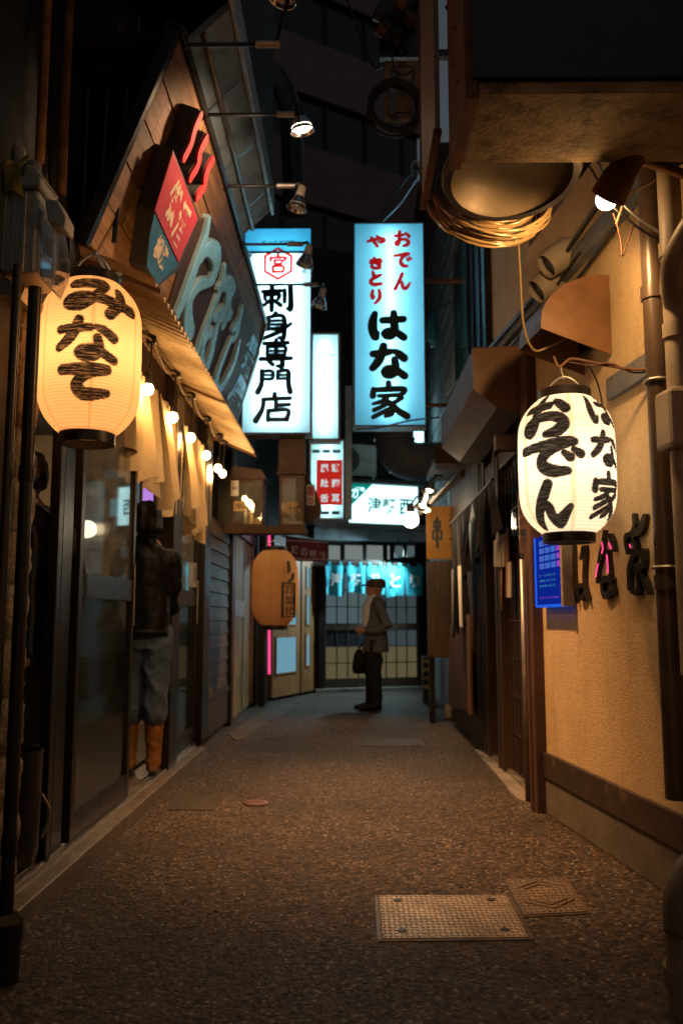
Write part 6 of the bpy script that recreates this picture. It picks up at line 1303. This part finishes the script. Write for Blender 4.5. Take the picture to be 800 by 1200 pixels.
limb(g, [(q(-.015,-.185,1.29),.066), (q(-.03,-.225,1.10),.060), (q(.03,-.225,.96),.052), (q(.08,-.22,.85),.042)])
blob(g, 'blazer', M_BLAZER, t, .013, 4, fold=.009)
g = G(); g.loft([(q(.105,.05,1.00), ax(.06,.0), ax(0,.04)), (q(.108,.05,1.15), ax(.068,0), ax(0,.08)), (q(.085,.04,1.28), ax(.072,0), ax(0,.09)), (q(.02,0,1.37), ax(.07,0), ax(0,.07)), (q(.01,0,1.40), ax(.062,0), ax(0,.06))], 14); blob(g, 'shirt', M_SHIRT, t, .011, 3)
for s, fx in ((1,.02),(-1,.07)):
    g = G(); g.loft([(q(fx-.09,s*.09,.045), ax(0,0,.04), ax(0,.035)), (q(fx,s*.09,.055), ax(0,0,.055), ax(0,.045)), (q(fx+.10,s*.095,.038), ax(0,0,.037), ax(0,.045)), (q(fx+.19,s*.10,.025), ax(0,0,.022), ax(0,.032))], 12); blob(g, 'shoe', M_LEATHER, t, .009, 3)
g = G(); g.loft([(q(-.02,0,1.475), ax(.105,0), ax(0,.088)), (q(-.015,0,1.52), ax(.125,0), ax(0,.105)), (q(-.012,0,1.565), ax(.115,0), ax(0,.095)), (q(-.03,0,1.595), ax(.07,0), ax(0,.06))], 16)
g.loft([(q(.06,0,1.51), ax(.02,0,.0), ax(0,.085)), (q(.12,0,1.515), ax(.02,0,.012), ax(0,.075)), (q(.165,0,1.502), ax(.012,0,.008), ax(0,.045))], 12); blob(g, 'cap', M_CAP, t, .009, 4)
bag = thing('handbag', 'dark soft bag held by the man in the flat cap', 'bag', q(.17,-.24,.42))
g = G(); g.loft([(q(.16,-.24,.42), ax(.10,0), ax(0,.045)), (q(.16,-.24,.50), ax(.115,0), ax(0,.055)), (q(.15,-.24,.66), ax(.10,0), ax(0,.045)), (q(.14,-.24,.72), ax(.075,0), ax(0,.02))], 14); blob(g, 'bag_body', M_LEATHER, bag, .012, 3)
for s in (-.02,.02): G().tube(smooth3([q(.07,-.24+s,.70), q(.10,-.23+s,.80), q(.14,-.22+s,.80), q(.20,-.24+s,.70)],5), .007, 6).obj('strap', M_LEATHER, bag, smooth=True)
# --- person in leather jacket in the tavern doorway, back to the viewer
bp0 = Vector((P(165,905,Y=5.72).x, 5.72, .10))
t, q, ax = person('person in black leather jacket, jeans and tan boots in the tavern doorway', bp0, math.radians(100), .80)
Hs = 1.055
g = head(t, q, ax, 1.655, None); limb(g, [(q(0,.2,1.35),.045),(q(.12,.21,1.1),.04),(q(.26,.14,1.05),.032)]); limb(g, [(q(0,-.2,1.35),.045),(q(.12,-.21,1.1),.04),(q(.26,-.14,1.03),.032)])
hand(g, q(.26,.14,1.05), ax(.9,0,-.2), 1); hand(g, q(.26,-.14,1.03), ax(.9,0,-.2), 1); g.loft([(q(0,0,.9), ax(.08,0), ax(0,.13)),(q(0,0,1.5), ax(.07,0), ax(0,.12)), (q(0,0,1.58), ax(.05,0), ax(0,.05))],12)
limb(g, [(q(0,.09,.9),.05),(q(.03,.10,.45),.035),(q(.035,.10,.15),.03)]); limb(g, [(q(0,-.09,.9),.05),(q(-.03,-.10,.45),.035),(q(-.035,-.10,.15),.03)]); blob(g, 'body', M_SKIN, t, .0085, 3)
g = G(); g.loft([(q(-.01,0,.90), ax(.150,0), ax(0,.215)), (q(-.005,0,1.02), ax(.145,0), ax(0,.205)), (q(.0,0,1.20), ax(.14,0), ax(0,.20)), (q(-.01,0,1.36), ax(.13,0), ax(0,.205)), (q(-.015,0,1.46), ax(.10,0), ax(0,.17)), (q(-.01,0,1.52), ax(.07,0), ax(0,.09)), (q(-.005,0,1.57), ax(.066,0), ax(0,.07))], 18)
limb(g, [(q(-.01,.20,1.40),.075),(q(.04,.225,1.22),.066),(q(.12,.21,1.10),.06),(q(.24,.15,1.06),.05)]); limb(g, [(q(-.01,-.20,1.40),.075),(q(.04,-.225,1.2),.066),(q(.12,-.215,1.08),.06),(q(.24,-.15,1.04),.05)]); blob(g, 'jacket', M_LEATHER, t, .011, 4, fold=.007)
g = G()
for s, fx in ((1,.04),(-1,-.04)): limb(g, [(q(.0,s*.095,.90),.118),(q(fx*.4,s*.10,.66),.100),(q(fx*.7,s*.10,.46),.088),(q(fx,s*.10,.36),.085)])
g.loft([(q(-.01,0,.80), ax(.125,0), ax(0,.185)),(q(0,0,1.0), ax(.12,0), ax(0,.18))], 14); blob(g, 'jeans', M_JEANS, t, .011, 4, fold=.009)
for s, fx in ((1,.04),(-1,-.04)):
    g = G(); limb(g, [(q(fx,s*.10,.40),.066),(q(fx,s*.10,.25),.060),(q(fx-.005,s*.10,.12),.050),(q(fx-.01,s*.10,.06),.052)])
    g.loft([(q(fx-.06,s*.10,.04), ax(0,0,.035), ax(0,.036)),(q(fx+.03,s*.10,.05), ax(0,0,.05), ax(0,.042)),(q(fx+.12,s*.105,.035), ax(0,0,.034), ax(0,.044)),(q(fx+.19,s*.105,.025), ax(0,0,.02), ax(0,.030))], 12); blob(g, 'boot', M_BOOT, t, .009, 3, fold=.003, ff_=(8,8,16)); G().loft([(q(fx-.07,s*.10,.0), ax(.03,0), ax(0,.03)), (q(fx-.07,s*.10,.03), ax(.03,0), ax(0,.03))], 12).obj('heel', M_BLACKC, t)
g = G(); g.loft([(q(-.03,0,1.575), ax(.085,0), ax(0,.112)),(q(-.03,0,1.60), ax(.098,0), ax(0,.126)),(q(-.025,0,1.66), ax(.112,0), ax(0,.124)),(q(-.02,0,1.73), ax(.112,0), ax(0,.112)),(q(-.015,0,1.775), ax(.078,0), ax(0,.078)),(q(-.015,0,1.79), ax(.03,0), ax(0,.03))], 16); blob(g, 'hair', M_HAIR, t, .009, 2, fold=.007, ff_=(16,16,4)); G().loft([(q(-.012,0,1.535), ax(.076,0), ax(0,.098)), (q(-.008,0,1.572), ax(.070,0), ax(0,.088))], 18).obj('collar', M_LEATHER, t, smooth=True); G().loft([(q(-.01,0,.885), ax(.152,0), ax(0,.218)), (q(-.01,0,.93), ax(.156,0), ax(0,.222))], 22).obj('hem_band', M_LEATHER, t, smooth=True)
# --- man in navy suit inside, behind the pillar
cp0 = Vector((P(26,700,Y=3.95).x, 3.95, .10))
t, q, ax = person('man in navy suit jacket and brown trousers just inside the tavern, back turned', cp0, math.radians(128))
g = head(t, q, ax, 1.66, None); g.loft([(q(0,0,.9), ax(.08,0), ax(0,.13)),(q(0,0,1.5), ax(.07,0), ax(0,.12)), (q(0,0,1.58), ax(.05,0), ax(0,.05))],12)
limb(g, [(q(0,.2,1.35),.045),(q(.03,.24,1.05),.04),(q(.12,.22,.85),.032)]); limb(g, [(q(0,-.2,1.35),.045),(q(.03,-.24,1.05),.04),(q(.12,-.22,.85),.032)]); hand(g, q(.12,.22,.85), ax(.4,0,-.9), 1); hand(g, q(.12,-.22,.85), ax(.4,0,-.9), 1)
limb(g, [(q(0,.09,.9),.06),(q(0,.09,.1),.045)]); limb(g, [(q(0,-.09,.9),.06),(q(0,-.09,.1),.045)]); blob(g, 'body', M_SKIN, t, .0085, 3)
g = G(); g.loft([(q(-.01,0,.83), ax(.135,0), ax(0,.205)),(q(.0,0,1.05), ax(.13,0), ax(0,.19)),(q(-.01,0,1.34), ax(.125,0), ax(0,.205)),(q(-.015,0,1.46), ax(.10,0), ax(0,.165)),(q(-.01,0,1.53), ax(.068,0), ax(0,.085))], 18)
for s in (-1,1): limb(g, [(q(-.01,s*.20,1.40),.070),(q(.0,s*.245,1.2),.062),(q(.03,s*.25,1.05),.056),(q(.10,s*.225,.90),.045)])
blob(g, 'jacket', M_NAVY, t, .013, 4, fold=.010)
g = G(); g.loft([(q(0,0,1.525), ax(.068,0), ax(0,.066)),(q(0,0,1.555), ax(.064,0), ax(0,.062))], 14); g.obj('collar', M_SHIRT, t, smooth=True)
g = G()
for s in (-1,1): limb(g, [(q(.0,s*.09,.88),.108),(q(.01,s*.095,.55),.088),(q(.0,s*.095,.30),.076),(q(.0,s*.095,.09),.072)])
g.loft([(q(0,0,.78), ax(.115,0), ax(0,.175)),(q(0,0,.95), ax(.115,0), ax(0,.165))], 14); blob(g, 'trousers', M_TROUS, t, .013, 4, fold=.014)
for s in (-1,1):
    g = G(); g.loft([(q(-.07,s*.095,.04), ax(0,0,.035), ax(0,.035)),(q(.03,s*.095,.05), ax(0,0,.05), ax(0,.042)),(q(.18,s*.10,.025), ax(0,0,.022), ax(0,.032))], 12); blob(g, 'shoe', M_LEATHER, t, .010, 3)
g = G(); g.loft([(q(-.055,0,1.60), ax(.045,0), ax(0,.070)),(q(-.035,0,1.66), ax(.085,0), ax(0,.085)),(q(-.02,0,1.73), ax(.100,0), ax(0,.084)),(q(-.012,0,1.77), ax(.070,0), ax(0,.06)),(q(-.01,0,1.782), ax(.03,0), ax(0,.03))], 16); blob(g, 'hair', M_HAIRG, t, .008, 2, fold=.006, ff_=(22,22,8))
